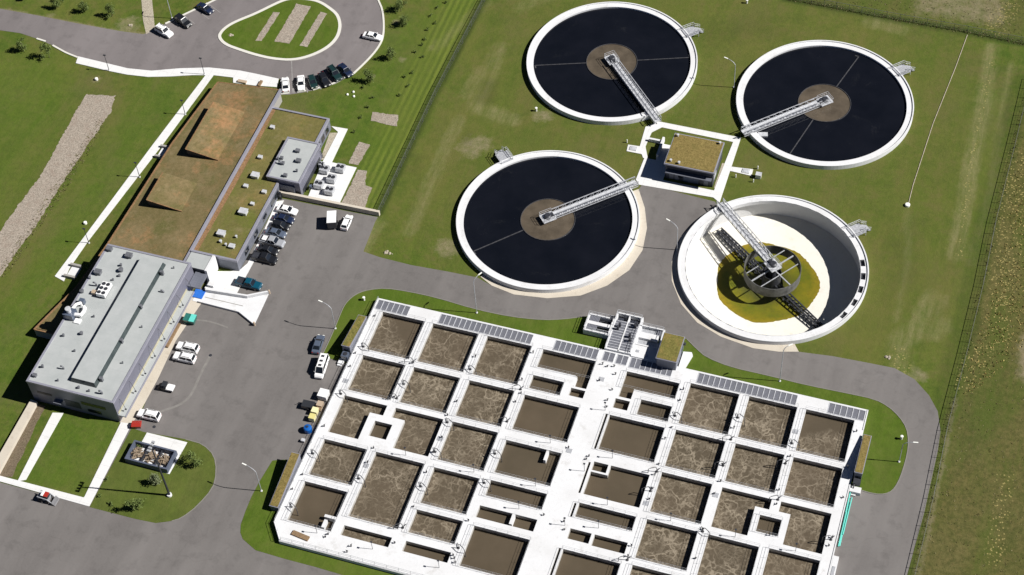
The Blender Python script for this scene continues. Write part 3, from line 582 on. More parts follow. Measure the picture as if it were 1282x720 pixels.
# ------------------------------------------------------------------ round settling tanks
def railing(mb, pts, h=1.05, gap=2.0, z=0.0, w_=.05, rails=(1.0, .5)):
    for a, b in zip(pts[:-1], pts[1:]):
        L = math.dist(a[:2], b[:2]); n = max(1, round(L/gap))
        za = a[2] if len(a) > 2 else z; zb = b[2] if len(b) > 2 else z
        for i in range(n+1):
            t = i/n; x, y, zz = a[0]+(b[0]-a[0])*t, a[1]+(b[1]-a[1])*t, za+(zb-za)*t
            mb.bar((x, y, zz), (x, y, zz+h), w_)
        for r_ in rails: mb.bar((a[0], a[1], za+h*r_), (b[0], b[1], zb+h*r_), w_)
    return mb
def tank(c, label, bridge_px, full=True, beams=(), stair=None, rake=None, box=None):
    cx, cy = c; t = thing('settling_tank', (cx, cy, 0), label, 'settling tank', 'round settling tanks')
    zf = -.2 if full else -4.2
    mb = MB()
    if full: mb.lathe(cx, cy, [(TR, -.3), (TR, 1.0), (18.4, 1.0), (18.4, -.6)], 160)
    else:
        mb.lathe(cx, cy, [(TR, -.3), (TR, 1.0), (19.35, 1.0), (19.35, .3), (18.75, .3), (18.75, -.1), (19.0, -.2), (19.0, zf-.3)], 160)
    mb.build('wall', M['conc'], t)
    MB().lathe(cx, cy, [(TR+.003, .98), (TR+.003, 1.24), (19.72, 1.24), (19.72, .98)], 160).build('rim_kerb', M['conc'], t)
    if not full:
        # cover slabs of the outlet channel, a few lifted off
        a = R(-40); gaps = [R(g_) for g_ in (-27.5, -15, -3.5, 7.5, 18.5)]
        lst = sorted(gaps); cuts = []
        for i, g_ in enumerate(lst):
            nxt = lst[(i+1) % len(lst)] + (2*PI if i == len(lst)-1 else 0)
            cuts.append((g_+R(2.7), nxt-R(2.7)))
        for a0, a1 in cuts:
            MB().lathe(cx, cy, [(19.35, .86), (19.35, 1.003), (18.4, 1.003), (18.4, .86)], max(6, int((a1-a0)*25)), a0, a1, True).build('channel_cover', M['conc'], t)
        for g_ in lst: MB().lathe(cx, cy, [(19.34, .9), (19.3, .42), (18.38, .40), (18.36, .30)], 4, g_-R(2.7), g_+R(2.7)).build('open_channel', M['dark'], t)
        wb = MB(); n = 180; hts = [1.04+(.07 if (i//2) % 2 else 0)*random.uniform(.4, 1.2) for i in range(n)]; vs_w = []; fs_w = []
        for i in range(n):
            for a_ in (2*PI*i/n, 2*PI*(i+1)/n-1e-4):
                c1, s1_ = math.cos(a_), math.sin(a_); vs_w += [(cx+18.38*c1, cy+18.38*s1_, .1), (cx+18.38*c1, cy+18.38*s1_, hts[i]), (cx+18.31*c1, cy+18.31*s1_, hts[i]), (cx+18.31*c1, cy+18.31*s1_, .1)]
        m = 2*n
        for i in range(m): j = (i+1) % m; fs_w += [(i*4+q, j*4+q, j*4+(q+1) % 4, i*4+(q+1) % 4) for q in range(4)]
        wb.add(vs_w, fs_w)
        wb.build('weir_plate', M['conc'], t)
        fl = MB(); prof = [(19.0, zf)]+[(r_, zf-(19-r_)*.06) for r_ in np.linspace(18, .5, 12)]
        fl.lathe(cx, cy, prof, 120); fl.build('floor', M['floor_cream'], t)
        al = MB(); n = 140; vs = [(cx, cy, zf-19*.06+.04)]; 
        rr = []
        for i in range(n):
            a_ = 2*PI*i/n
            r_ = 10.9+.25*math.sin(a_*3+1)+.2*math.sin(a_*7)+random.uniform(-.11, .11); rr.append(r_)
        for fr_ in (.33, .66, 1.0):
            for i in range(n):
                a_ = 2*PI*i/n; r_ = rr[i]*fr_; qx, qy = r_*math.cos(a_)-1.0*fr_, r_*math.sin(a_); vs.append((cx+qx, cy+qy, zf-(19-math.hypot(qx, qy))*.06+.03))
        fs = [(0, 1+i, 1+(i+1) % n) for i in range(n)]
        for L_ in range(2):
            fs += [(1+L_*n+i, 1+(L_+1)*n+i, 1+(L_+1)*n+(i+1) % n, 1+L_*n+(i+1) % n) for i in range(n)]
        al.add(vs, fs).build('algae_pool', M['algae'], t)
        MB().lathe(cx, cy, [(.9, zf-1.1), (.9, 1.0), (0.01, 1.0)], 20).build('centre_column', M['dark'], t)
    else:
        MB().add([(cx+18.45*math.cos(2*PI*i/128), cy+18.45*math.sin(2*PI*i/128), .55) for i in range(128)], [tuple(range(128))]).build('water', M['water_dark'], t)
    wz0, wz1 = (-.3, .72) if full else (-1.9, .72)
    wl = MB().lathe(cx, cy, [(6.0, wz0), (6.0, wz1), (5.88, wz1), (5.88, wz0)], 64, close=True)
    well = wl.build('feed_well', M['wellwall'] if not full else M['pipe'], t)
    if full: MB().add([(cx+5.9*math.cos(2*PI*i/64), cy+5.9*math.sin(2*PI*i/64), .58) for i in range(64)], [tuple(range(64))]).build('scum', M['scum'], well)
    bx, by = at(*bridge_px, 1.3); ang = math.atan2(by-cy, bx-cx); L = max(20.4, math.dist((bx, by), c))
    ca, sa = math.cos(ang), math.sin(ang)
    def loc(x, y, z): return (cx+x*ca-y*sa, cy+x*sa+y*ca, z)
    bd = MB(); x0, x1 = 1.3, L
    hw_ = .75; zd = 1.45
    bd.add([loc(x, y, z) for z in (zd-.12, zd) for x, y in ((x0, -hw_), (x1, -hw_), (x1, hw_), (x0, hw_))], [(0, 3, 2, 1), (4, 5, 6, 7), (0, 1, 5, 4), (1, 2, 6, 5), (2, 3, 7, 6), (3, 0, 4, 7)])
    br = bd.build('bridge', M['steel_lt'], t)
    tr = MB()
    for s_ in (-1, 1):
        y = s_*(hw_+.06)
        tr.bar(loc(x0, y, zd+1.1), loc(x1, y, zd+1.1), .14); tr.bar(loc(x0, y, zd-.45), loc(x1, y, zd-.45), .14); tr.bar(loc(x0, y, zd+.1), loc(x1, y, zd+.1), .10)
        n = 12
        for i in range(n+1):
            xx = x0+(x1-x0)*i/n; tr.bar(loc(xx, y, zd-.45), loc(xx, y, zd+1.1), .09)
            if i < n: xn = x0+(x1-x0)*(i+1)/n; tr.bar(loc(xx, y, zd-.45), loc(xn, y, zd+1.1), .07)
    tr.build('truss', M['steel'], br)
    ds = MB(); ds.box(cx-1.5, cy-1.3, 1.25, cx+1.5, cy+1.3, 1.45, ang); ds.build('drive_platform', M['steel_lt'], t)
    dr = MB(); dr.lathe(cx, cy, [(.8, 1.45), (.8, 2.0), (.55, 2.15), (.01, 2.15)], 16); dr.box(cx+.5, cy-.35, 1.45, cx+1.25, cy+.35, 2.05, ang, (cx, cy)); dr.build('drive_motor', M['dark'], t)
    rl = MB(); pts = [loc(1.4, 1.25, zd), loc(-1.45, 1.25, zd), loc(-1.45, -1.25, zd), loc(1.4, -1.25, zd)]; railing(rl, pts, gap=1.4); rl.build('railing', M['steel_lt'], t)
    for px in beams:
        ex, ey = at(*px, .6); a_ = math.atan2(ey-cy, ex-cx)
        sb = MB(); r_ = min(18.2, math.dist((ex, ey), c))
        p0 = (cx+6.0*math.cos(a_), cy+6.0*math.sin(a_), .60); p1 = (cx+r_*math.cos(a_), cy+r_*math.sin(a_), .60)
        sb.bar(p0, p1, .22, .10)
        e2 = a_+.05; sb.bar(p1, (cx+(r_-.1)*math.cos(e2), cy+(r_-.1)*math.sin(e2), .60), .3, .1)
        sb.build('skimmer_arm', M['pipe'], t)
    if stair:
        sx, sy = at(*stair, .8); a_ = math.atan2(sy-cy, sx-cx)
        def q(x, y, z): return (cx+x*math.cos(a_)-y*math.sin(a_), cy+x*math.sin(a_)+y*math.cos(a_), z)
        st = MB()
        def bx_(xa, xb, ya, yb, za, zb): st.add([q(x, y, z) for z in (za, zb) for x, y in ((xa, ya), (xb, ya), (xb, yb), (xa, yb))], [(0, 3, 2, 1), (4, 5, 6, 7), (0, 1, 5, 4), (1, 2, 6, 5), (2, 3, 7, 6), (3, 0, 4, 7)])
        bx_(19.2, 22.4, -1.5, 1.5, 1.05, 1.15)
        for i in range(5): bx_(22.4+.3*i, 22.75+.3*i, -.9, .9, .9-.2*i, 1.0-.2*i)
        for xx, yy in ((20.3, -1.4), (22.3, -1.4), (20.3, 1.4), (22.3, 1.4)): bx_(xx-.06, xx+.06, yy-.06, yy+.06, 0, 1.05)
        so_ = st.build('access_stair', M['steel'], t)
        rm = MB(); railing(rm, [q(19.3, -1.45, 1.15), q(22.4, -1.45, 1.15), q(22.4, -.95, 1.15), q(23.9, -.95, .2)], gap=.7, w_=.07); railing(rm, [q(19.3, 1.45, 1.15), q(22.4, 1.45, 1.15), q(22.4, .95, 1.15), q(23.9, .95, .2)], gap=.7, w_=.07)
        rm.build('railing', M['steel_lt'], so_)
    if box:
        qx, qy = at(*box, .8); o3 = MB().box(qx-1.1, qy-.6, .3, qx+1.1, qy+.6, .95, R(15)); o3.build('scum_box', M['steel_lt'], t)
    if rake is not None:
        for a_ in (rake, rake+PI):
            ra = MB(); ca2, sa2 = math.cos(a_), math.sin(a_)
            def q2(x, y, z): return (cx+x*ca2-y*sa2, cy+x*sa2+y*ca2, z)
            zt = lambda x: zf-(19-x)*.06
            for y in (-.55, .55):
                ra.bar(q2(.8, y, zt(.8)+2.0), q2(17.6, y, zt(17.6)+1.0), .26); ra.bar(q2(.8, y, zt(.8)+.5), q2(17.6, y, zt(17.6)+.35), .3)
                for i in range(15):
                    xa, xb = .8+i*1.12, .8+(i+1)*1.12; ra.bar(q2(xa, y, zt(xa)+.5), q2(xb, y, zt(xb)+1.0+(2-1)*(1-i/15)), .13)
            for i in range(16):
                xa = .8+i*1.12; ra.bar(q2(xa, -.55, zt(xa)+1.0+(1-i/15)), q2(xa, .55, zt(xa)+1.0+(1-i/15)), .08)
            ra.build('rake_arm', M['dark'], t)
            bl = MB()
            for i in range(9):
                xa = 1.8+i*1.9; bl.bar(q2(xa-.7, -.9, zt(xa)+.25), q2(xa+.7, .9, zt(xa)+.25), .06, .45)
            bl.build('scraper_blade', M['steel'], t)
        cb = MB()
        for a_ in (rake, rake+R(90)):
            for o_ in (0,):
                cb.bar((cx+5.9*math.cos(a_), cy+5.9*math.sin(a_), .35), (cx-5.9*math.cos(a_), cy-5.9*math.sin(a_), .35), .28, .2)
        for o_ in (-2.3, 2.3):
            a_ = rake+R(90); nx, ny = -math.sin(a_)*o_, math.cos(a_)*o_
            cb.bar((cx+5.2*math.cos(a_)+nx, cy+5.2*math.sin(a_)+ny, .3), (cx-5.2*math.cos(a_)+nx, cy-5.2*math.sin(a_)+ny, .3), .16, .16)
        cb.build('cross_beam', M['steel'], well)
        MB().lathe(cx, cy, [(2.0, zf-1.05), (2.0, -1.0), (1.9, -1.0), (1.9, zf-1.05)], 32).build('inner_cage', M['dark'], t)
    return t
tank(TA, 'round tank of dark water touching the top edge of the photo', (823.7, 152.5), beams=((670, 82), (864, 72)), stair=(877, 36))
tank(TB, 'round tank of dark water at upper right, its bridge reaching the rim at lower left', (930, 167), beams=((1075, 71), (988, 194)), stair=(1133, 87), box=(955, 168.5))
tank(TC, 'round tank of dark water beside the road bend, nearest the parked cars', (797, 229), beams=((592, 315),), stair=(628, 193))
rk0 = at(896, 287, -4.5); rk1 = at(1021.7, 408, -4.5); rka = math.atan2(rk0[1]-rk1[1], rk0[0]-rk1[0])
tank(TD, 'emptied round tank with bare white floor and yellow green algae round its middle', (902, 256), full=False, stair=(1075, 288), rake=rka)

# ------------------------------------------------------------------ aeration basin
HOLES = [  # u0, v0, u1, v1, foam?
 (2.3, 3.2, 11.75, 13.3, .5), (2.3, 14.9, 11.7, 23.9, 1), (2.3, 25.4, 8.8, 34.6, 1), (8.8, 25.4, 11.6, 27.9, 1), (2.3, 36.4, 11.5, 45, 1), (2.3, 46.7, 11.4, 55.8, 0),
 (13.5, 3.2, 23.6, 13.3, 1), (13.5, 14.9, 23.6, 23.9, 1), (13.4, 25.4, 23.6, 27.8, 1), (16.2, 27.8, 23.6, 34.6, 1), (13.3, 36.4, 23.6, 51.7, 1), (13.4, 53.8, 23.2, 56, 1),
 (10.5, 29.5, 14.2, 33.2, 0),
 (25.5, 3.2, 35.2, 13.3, 1), (25.5, 14.9, 35.2, 23.9, 1), (25.5, 25.4, 35.2, 34.7, 1), (25.6, 36.6, 35.1, 45, 1), (25.6, 46.6, 35.1, 51.8, 1), (26, 53.7, 35.1, 56, 0),
 (37.6, 3.3, 48.9, 7.9, 0), (46.0, 7.9, 48.9, 10.5, 0), (45.9, 11.0, 48.9, 12.9, 0), (37.6, 10.1, 44.2, 13.4, 0), (37.4, 15.2, 48.9, 23.8, 0),
 (37.2, 26.6, 48.7, 34.4, 0), (37.2, 36.3, 48.7, 39.9, 0), (37.0, 42.3, 48.6, 45.0, 0), (37.4, 46.9, 48.6, 55.9, 0),
 (55.6, 4.0, 66.6, 7.9, 0), (55.6, 7.9, 58.2, 10.4, 0), (55.2, 11.0, 58.2, 13.3, 0), (60.2, 9.9, 66.6, 13.6, 0), (55.2, 15.2, 66.5, 23.6, 0),
 (58.7, 26.6, 66.5, 34.3, 0), (55.3, 26.6, 58.2, 28.6, 0), (55.3, 29.0, 58.7, 34.3, 0), (55.2, 36.4, 66.5, 39.6, 0), (55.2, 42.3, 59.4, 44.6, 0), (60.0, 42.3, 66.5, 44.8, 0), (55.2, 47, 66.4, 55.9, 0),
 (68.7, 3.3, 78.7, 13.4, 1), (68.7, 15.0, 78.7, 23.8, 1), (68.6, 25.3, 78.6, 34.5, 1), (68.6, 36.3, 78.5, 45, 1), (68.6, 46.6, 78.5, 51.8, 1), (68.6, 53.7, 78.3, 56, 0),
 (80.7, 3.2, 90.4, 13.3, 1), (80.7, 14.9, 90.4, 23.9, 1), (80.6, 25.4, 87.6, 34.5, 1), (87.6, 25.4, 90.3, 27.8, 1), (80.6, 36.3, 90.3, 51.7, 1), (80.8, 53.8, 90.3, 56, 1),
 (88.9, 29.4, 93.1, 33.1, 0),
 (92.2, 3.2, 101.8, 13.3, .5), (92.2, 14.9, 101.8, 23.9, 1), (92.1, 25.4, 101.8, 27.7, 1), (94.4, 27.7, 101.8, 34.5, 1), (92.2, 36.0, 101.8, 45, 1), (92.2, 46.7, 101.8, 55.8, 0)]
SLOTS = [(54.35, 15.1, 54.8, 23.7), (54.3, 27.0, 54.75, 34.3), (54.3, 36.7, 54.75, 39.8), (54.35, 47.0, 54.8, 56.0)]
CHAN = [(.35, .35, 7.5, 2.95), (14.4, .35, 34.6, 2.95), (39.5, .35, 48.7, 2.95), (49.9, .35, 52.2, 2.75), (52.7, .35, 55.0, 2.75), (55.6, .35, 64.4, 2.95), (69.7, .35, 89.9, 2.95), (96.3, .35, 103.5, 2.95)]
basin = thing('aeration_basin', (52, -30, 0), 'huge white concrete basin divided into a grid of brown water cells', 'basin')
allh = [h[:4] for h in HOLES]+SLOTS+CHAN
us = sorted({0, 103.95}|{x for h in allh for x in (h[0], h[2])}); vs_ = sorted({0, 60.6}|{x for h in allh for x in (h[1], h[3])})
def hole_at(u_, v_, lst): return any(h[0] < u_ < h[2] and h[1] < v_ < h[3] for h in lst)
cellmap = [[hole_at((us[i]+us[i+1])/2, (vs_[j]+vs_[j+1])/2, allh) for j in range(len(vs_)-1)] for i in range(len(us)-1)]
bm_ = MB(); iw_ = MB()
for i in range(len(us)-1):
    for j in range(len(vs_)-1):
        u0, u1, v0, v1 = us[i], us[i+1], vs_[j], vs_[j+1]
        if not cellmap[i][j]:
            if u0 == 0 and v0 >= 50: pass
            if not (u0 < 2.6 and v1 > 57.0): bm_.add([(u0, -v1, HB), (u1, -v1, HB), (u1, -v0, HB), (u0, -v0, HB)], [(0, 1, 2, 3)])
            for (ii, jj, a, b) in ((i-1, j, (u0, v0), (u0, v1)), (i+1, j, (u1, v1), (u1, v0)), (i, j-1, (u1, v0), (u0, v0)), (i, j+1, (u0, v1), (u1, v1))):
                if 0 <= ii < len(us)-1 and 0 <= jj < len(vs_)-1 and cellmap[ii][jj]:
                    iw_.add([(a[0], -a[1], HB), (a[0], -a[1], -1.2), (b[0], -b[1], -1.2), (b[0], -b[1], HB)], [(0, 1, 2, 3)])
vlast = max(v for v in vs_ if v <= 57.0)
bm_.add([(0, -vlast, HB), (0, -57, HB), (2.6, -60.6, HB), (2.6, -vlast, HB)], [(0, 1, 2, 3)])
um = min(u_ for u_ in us if u_ >= 2.6)
if um > 2.6: bm_.add([(2.6, -60.6, HB), (um, -60.6, HB), (um, -vlast, HB), (2.6, -vlast, HB)], [(0, 1, 2, 3)])
n = len(BASIN); bm_.add([(x, y, -.3) for x, y in BASIN]+[(x, y, HB) for x, y in BASIN], [(i, (i+1) % n, n+(i+1) % n, n+i) for i in range(n)])
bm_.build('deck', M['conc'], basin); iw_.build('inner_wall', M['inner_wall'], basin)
for h in HOLES:
    u0, v0, u1, v1, fm = h
    wb = MB()
    if fm == .5:
        wb.add([(u0, -v1, ZW), (u1, -v1, ZW), (u1, -v0, ZW), (u0, -v0, ZW)], [(0, 1, 2, 3)]); wb.build('water', M['foam_nw' if u0 < 50 else 'foam_ne'], basin)
    else:
        wb.add([(u0, -v1, ZW), (u1, -v1, ZW), (u1, -v0, ZW), (u0, -v0, ZW)], [(0, 1, 2, 3)])
        wb.build('water', M['foam'] if fm else M['calm'], basin)
for h in SLOTS: MB().add([(h[0], -h[3], .3), (h[2], -h[3], .3), (h[2], -h[1], .3), (h[0], -h[1], .3)], [(0, 1, 2, 3)]).build('drain_slot', M['dark'], basin)
for h in CHAN:
    u0, v0, u1, v1 = h
    gr = MB(); gr.box(u0+.02, -v1+.02, HB-.16, u1-.02, -v0-.02, HB-.05); go_ = gr.build('grating', M['grate'], basin)
    rb = MB(); nn = max(2, round((u1-u0)/1.15))
    for i in range(nn+1):
        x = u0+(u1-u0)*i/nn; rb.box(x-.07, -v1+.03, HB-.05, x+.07, -v0-.03, HB+.03)
    rb.box(u0, -v1-.02, HB+.004, u1, -v1+.12, HB+.07); rb.box(u0, -v0-.12, HB+.004, u1, -v0+.02, HB+.07)
    rb.build('rib', M['steel_lt'], go_)
# curb along the outer edges, stub baffles and small weir bars
cb = MB(); ribbon(cb, [(.1, -.1), (.1, -56.9), (2.68, -60.4), (80, -60.4)], .2, HB-.01, HB+.12); ribbon(cb, [(103.85, -.1), (103.85, -5)], .2, HB-.01, HB+.12); ribbon(cb, [(103.85, -18), (103.85, -60.4)], .2, HB-.01, HB+.12); cb.build('edge_kerb', M['conc'], basin)
for (u0, v0, u1, v1) in ((45.6, 26.62, 46.1, 29), (43.6, 42.3, 44.2, 44.6), (8.9, 52.5, 11.38, 53.1), (9.2, 53.6, 9.8, 55.4), (45.9, 8.0, 46.3, 10.4)):
    MB().box(u0, -v1, ZW-.3, u1, -v0, HB-.06).build('baffle', M['conc'], basin)
# railings around the walkways
for h in HOLES:
    u0, v0, u1, v1, fm = h
    if (u1-u0) < 4 or (v1-v0) < 3: continue
    if (u0, v0) in ((13.4, 25.4), (16.2, 27.8), (2.3, 25.4), (55.3, 29.0), (58.7, 26.6), (94.4, 27.7), (92.1, 25.4), (80.6, 25.4)): continue
    rl = MB(); e = .12
    railing(rl, [(u0-e, -v0+e, HB), (u1+e, -v0+e, HB), (u1+e, -v1-e, HB), (u0-e, -v1-e, HB), (u0-e, -v0+e, HB)], gap=2.4, w_=.03)
    rl.build('railing', M['steel'], basin)
rl = MB(); railing(rl, [(.25, -.3, HB), (.25, -56.8, HB), (2.8, -60.2, HB), (80, -60.2, HB)], gap=2.4, w_=.045); rl.build('railing', M['steel'], basin)
# air drop pipes, valves and hatches on the walkways
def air_pipe(u_, v_, side):
    mb = MB(); x, y = u_, -v_
    mb.tube([(x, y, HB), (x, y, HB+1.1), (x+.1*side, y, HB+1.35), (x+.4*side, y, HB+1.45), (x+1.2*side, y-.5, HB+1.45), (x+1.5*side, y-.7, HB+1.3), (x+1.6*side, y-.75, ZW-.1)], .075, 8)
    mb.tube([(x-.5*side, y+.9, HB+.25), (x, y, HB+.25)], .07, 6); mb.lathe(x, y+.0, [(.28, HB+.0), (.28, HB+.1), (.01, HB+.1)], 10)
    mb.build('air_pipe', M['pipe'], basin)
for u_, v_, s_ in ((1.6, 12.9, 1), (1.5, 25.3, 1), (12.9, 13.8, -1), (12.8, 23.2, -1), (24.8, 12.3, 1), (24.6, 33.2, 1), (24.6, 25.9, 1), (36.2, 14.2, -1), (36.0, 22.4, -1), (1.4, 40.3, 1), (12.3, 43.2, 1), (24.6, 41.5, 1), (24.4, 51.2, -1), (36.1, 30.3, 1), (36.2, 37.3, 1), (36.1, 52.4, 1), (67.7, 11.9, 1), (67.6, 25.5, -1), (67.6, 30.1, -1), (79.7, 8.9, 1), (79.6, 20.6, -1), (79.4, 36.0, 1), (67.4, 45.9, -1), (91.2, 11.9, 1), (91.0, 16.8, -1), (102.8, 31, -1), (91.4, 25.2, -1), (79.5, 46.9, 1), (13.0, 19.5, 1), (2.0, 52.9, 1), (79.6, 14.3, -1)):
    air_pipe(u_, v_, s_)
vd = MB()
random.seed(3)
valves = []
for u_ in (1.1, 12.6, 24.5, 36.2, 67.6, 79.7, 91.3, 102.9):
    for v_ in np.arange(5, 56, 3.1):
        if random.random() < .42: valves.append((u_+random.uniform(-.45, .45), v_+random.uniform(-1, 1)))
for u_, v_ in ((51.5, 4), (53.6, 5.4), (50.9, 7.8), (54, 9.3), (53.8, 12), (54.1, 13.6), (54.0, 25.8), (53.7, 26.6), (53.6, 41.3), (54.2, 43), (49.6, 25), (49.5, 41), (36.6, 55.6), (35.7, 54.2), (16.4, 57.8), (16.1, 59.2), (11.2, 56.6), (10.9, 57.3), (52.8, 3.6), (50.4, 3.7)): valves.append((u_, v_))
for u_, v_ in valves:
    if hole_at(u_, v_, allh): continue
    mb = MB(); h_ = random.uniform(.25, .6); mb.lathe(u_, -v_, [(.10, HB), (.10, HB+h_), (.17, HB+h_), (.17, HB+h_+.1), (.01, HB+h_+.12)], 8)
    a_ = random.uniform(0, PI); mb.bar((u_-.35*math.cos(a_), -v_-.35*math.sin(a_), HB+h_+.18), (u_+.35*math.cos(a_), -v_+.35*math.sin(a_), HB+h_+.16), .05); mb.build('valve', M['pipe'], basin)
for u_, v_ in ((51.2, 7.3), (49.9, 25.6), (1.2, 22), (24.5, 30), (12.6, 40), (79.8, 27.5), (91.3, 9), (67.5, 33)):
    MB().box(u_-.55, -v_-.5, HB+.002, u_+.55, -v_+.5, HB+.06).build('floor_hatch', M['steel'], basin)
hb_ = MB(); hb_.box(4.4, -58.9, HB, 8.0, -57.9, HB+.28, R(-8)); tag(hb_.build('timber_mat', M['wood']), 'long brown timber crate lying on the southwest corner of the white basin deck', 'crate')

# ------------------------------------------------------------------ stair sheds with planted roofs
def shed(u0, v0, u1, v1, zn, zs, label, roofmat, door_south=True, deck_side=1):
    t = thing('stair_shed', ((u0+u1)/2, -(v0+v1)/2, 0), label, 'shed', 'planted stair sheds on the basin')
    zt = lambda x, y: zn+(zs-zn)*((-y)-v0)/(v1-v0)
    MB().prism(rect(u0+.1, v0+.1, u1-.1, v1-.1), 0, 0, ztop=lambda x, y: zt(x, y)-.16).build('wall', M['clad_lt'], t)
    rf = MB().prism(rect(u0, v0, u1, v1), 0, 0, ztop=zt)
    nv = len(rf.v); k_ = 0
    rf2 = MB()
    pts = rect(u0, v0, u1, v1)
    rf2.add([(x, y, zt(x, y)-.16) for x, y in pts]+[(x, y, zt(x, y)) for x, y in pts], [(0, 3, 2, 1), (4, 5, 6, 7), (0, 1, 5, 4), (1, 2, 6, 5), (2, 3, 7, 6), (3, 0, 4, 7)])
    ro = rf2.build('roof', M['flash'], t)
    sdm = MB(); q = .14; n_, m_ = 3, 14; vsx = []; 
    for j in range(m_+1):
        for i in range(n_+1):
            x = u0+q+(u1-u0-2*q)*i/n_; y = -(v0+q+(v1-v0-2*q)*j/m_); vsx.append((x, y, zt(x, y)+.05+random.uniform(.0, .05)))
    sdm.add(vsx, [(j*(n_+1)+i, (j+1)*(n_+1)+i, (j+1)*(n_+1)+i+1, j*(n_+1)+i+1) for j in range(m_) for i in range(n_)]); sdm.build('planting', roofmat, ro)
    dv = v1+.004 if door_south else v0-.004
    MB().box((u0+u1)/2-.5, -dv-.03, .1, (u0+u1)/2+.5, -dv+.12, 2.1).build('door', M['glass'], t)
    return t
shed(-2.05, 5.9, -.12, 15.4, 1.9, 3.4, 'planted roof stair shed on the basin west wall, at its north end', M['sedum'])
shed(-2.05, 42.3, -.12, 54.2, 3.2, 1.7, 'planted roof stair shed on the basin west wall, nearest the southwest corner', M['straw'], False)
shed(104.1, 6.3, 105.75, 16.6, 1.6, 3.4, 'straw coloured planted roof stair shed on the basin east wall', M['straw'])
for (p0, lab) in (((-1.75, -17.2), 'white concrete doorstep beside the northwest stair shed'), ((104.9, -18.7), 'white concrete doorstep at the south end of the east stair shed')):
    o_ = MB().box(p0[0]-.9 if p0[0] > 50 else p0[0]-.5, p0[1]-.7, 0, p0[0]+1.2 if p0[0] > 50 else p0[0]+.6, p0[1]+.6, .55 if p0[0] < 50 else .9).box(p0[0]-.5, p0[1]-1.1, 0, p0[0]+.4, p0[1]-.7, .28).build('doorstep', M['conc']); tag(o_, lab, 'step')
# dark machinery at the shed door, teal rack on the east wall
t = thing('air_unit', (-1.0, -16.3, 0), 'dark blue grey air unit at the door of the northwest stair shed', 'air unit'); MB().box(-1.75, -16.9, .1, -.35, -15.6, 1.9).build('housing', M['greyblue'], t); MB().lathe(-1.0, -16.2, [(.45, 1.9), (.45, 2.0), (.01, 2.02)], 14).build('fan', M['dark'], t)
t = thing('pump_unit', (105.1, -17.6, 0), 'black pump unit at the south end of the straw roofed shed', 'pump'); MB().box(104.3, -18.0, .9, 105.7, -16.75, 1.7).build('housing', M['dark'], t); MB().tube([(104.6, -17.9, 1.3), (104.6, -18.5, 1.3), (104.6, -18.6, .9)], .12).build('pipe', M['pipe'], t)
t = thing('pipe_rack', (104.3, -25, 0), 'bright teal plastic pipes laid on a rack along the basin east wall', 'pipes')
for i, (v0, v1, dx, z_) in enumerate(((19.3, 27.0, .15, .45), (21.5, 31.5, .4, .35), (24, 31.8, .2, .62), (20.5, 29, .5, .55))): MB().tube([(104.05+dx+.25*i/4, -v0, z_), (104.2+dx, -v1, z_)], .12, 8).build('pipe', M['mint'], t)
for v_ in (20.5, 25, 30.5): MB().box(104.1, -v_-.06, .03, 104.9, -v_+.06, .28).build('rack_bar', M['steel'], t)
t = thing('pipe_cabinet', (104.35, -36, 0), 'white concrete cabinet jutting from the basin east wall at the foot of the photo', 'cabinet'); MB().box(103.97, -40.5, 0, 105.0, -34.2, 1.1).build('body', M['conc'], t); MB().box(104.2, -38.5, 1.1, 104.8, -36.5, 1.16).build('lid', M['steel'], t)

# ------------------------------------------------------------------ headworks in the middle of the north wall
t = thing('inlet_works', (52.5, 4, 0), 'white concrete inlet structure with grey grated channels north of the basin', 'inlet structure')
def walls_box(u0, v0, u1, v1, z1, th, z0=0): 
    mb = MB()
    for a in ((u0, v0, u1, v0+th), (u0, v1-th, u1, v1), (u0, v0+th, u0+th, v1-th), (u1-th, v0+th, u1, v1-th)): mb.box(a[0], -a[3], z0, a[2], -a[1], z1)
    return mb
walls_box(49.7, -9.8, 55.3, -.03, 1.5, .35).build('wall', M['conc'], t)
g0 = MB().box(50.06, .1, 1.2, 52.4, 7.9, 1.36).build('grating', M['grate'], t); g1 = MB().box(52.65, .1, 1.2, 54.94, 7.9, 1.36).build('grating', M['grate'], t)
for g_, x0, x1 in ((g0, 50.06, 52.4), (g1, 52.65, 54.94)):
    rb = MB()
    for i in range(12): rb.box(x0, .15+i*.68, 1.36, x1, .27+i*.68, 1.44)
    rb.build('rib', M['steel_lt'], g_)
MB().box(52.4, .05, .4, 52.65, 9.4, 1.5).build('divider', M['conc'], t)
MB().box(50.06, 8.0, .2, 52.39, 9.44, .5).build('channel_water', M['charcoal'], t); MB().box(52.66, 8.0, .2, 54.94, 9.44, .5).build('channel_water', M['charcoal'], t)
walls_box(44.1, -8.0, 49.68, -3.4, 1.4, .45).build('side_wall', M['conc'], t)
MB().box(44.56, 5.35, .8, 49.6, 6.15, 1.41).build('divider', M['conc'], t)
for (u0, u1, v0, v1) in ((44.6, 46.6, -7.5, -6.2), (44.6, 46.6, -5.3, -3.9)): MB().box(u0, -v1, .9, u1, -v0, 1.36).build('grating', M['grate_u'], t)
for (u0, u1, v0, v1) in ((46.65, 49.6, -7.5, -6.2), (46.65, 49.6, -5.3, -3.9)): MB().box(u0, -v1, .35, u1, -v0, .5).build('channel_water', M['dark'], t)
walls_box(55.32, -8.0, 60.4, -2.85, 1.4, .3).build('side_wall', M['conc'], t)
MB().box(55.64, 4.7, .8, 59.6, 6.2, 1.42).build('cover_slab', M['conc'], t)
for (u0, u1, v0, v1) in ((55.64, 60.05, -7.65, -6.25), (55.64, 60.05, -4.65, -3.2)): MB().box(u0, -v1, .5, u1, -v0, .8).build('cover_plate', M['steel'], t)
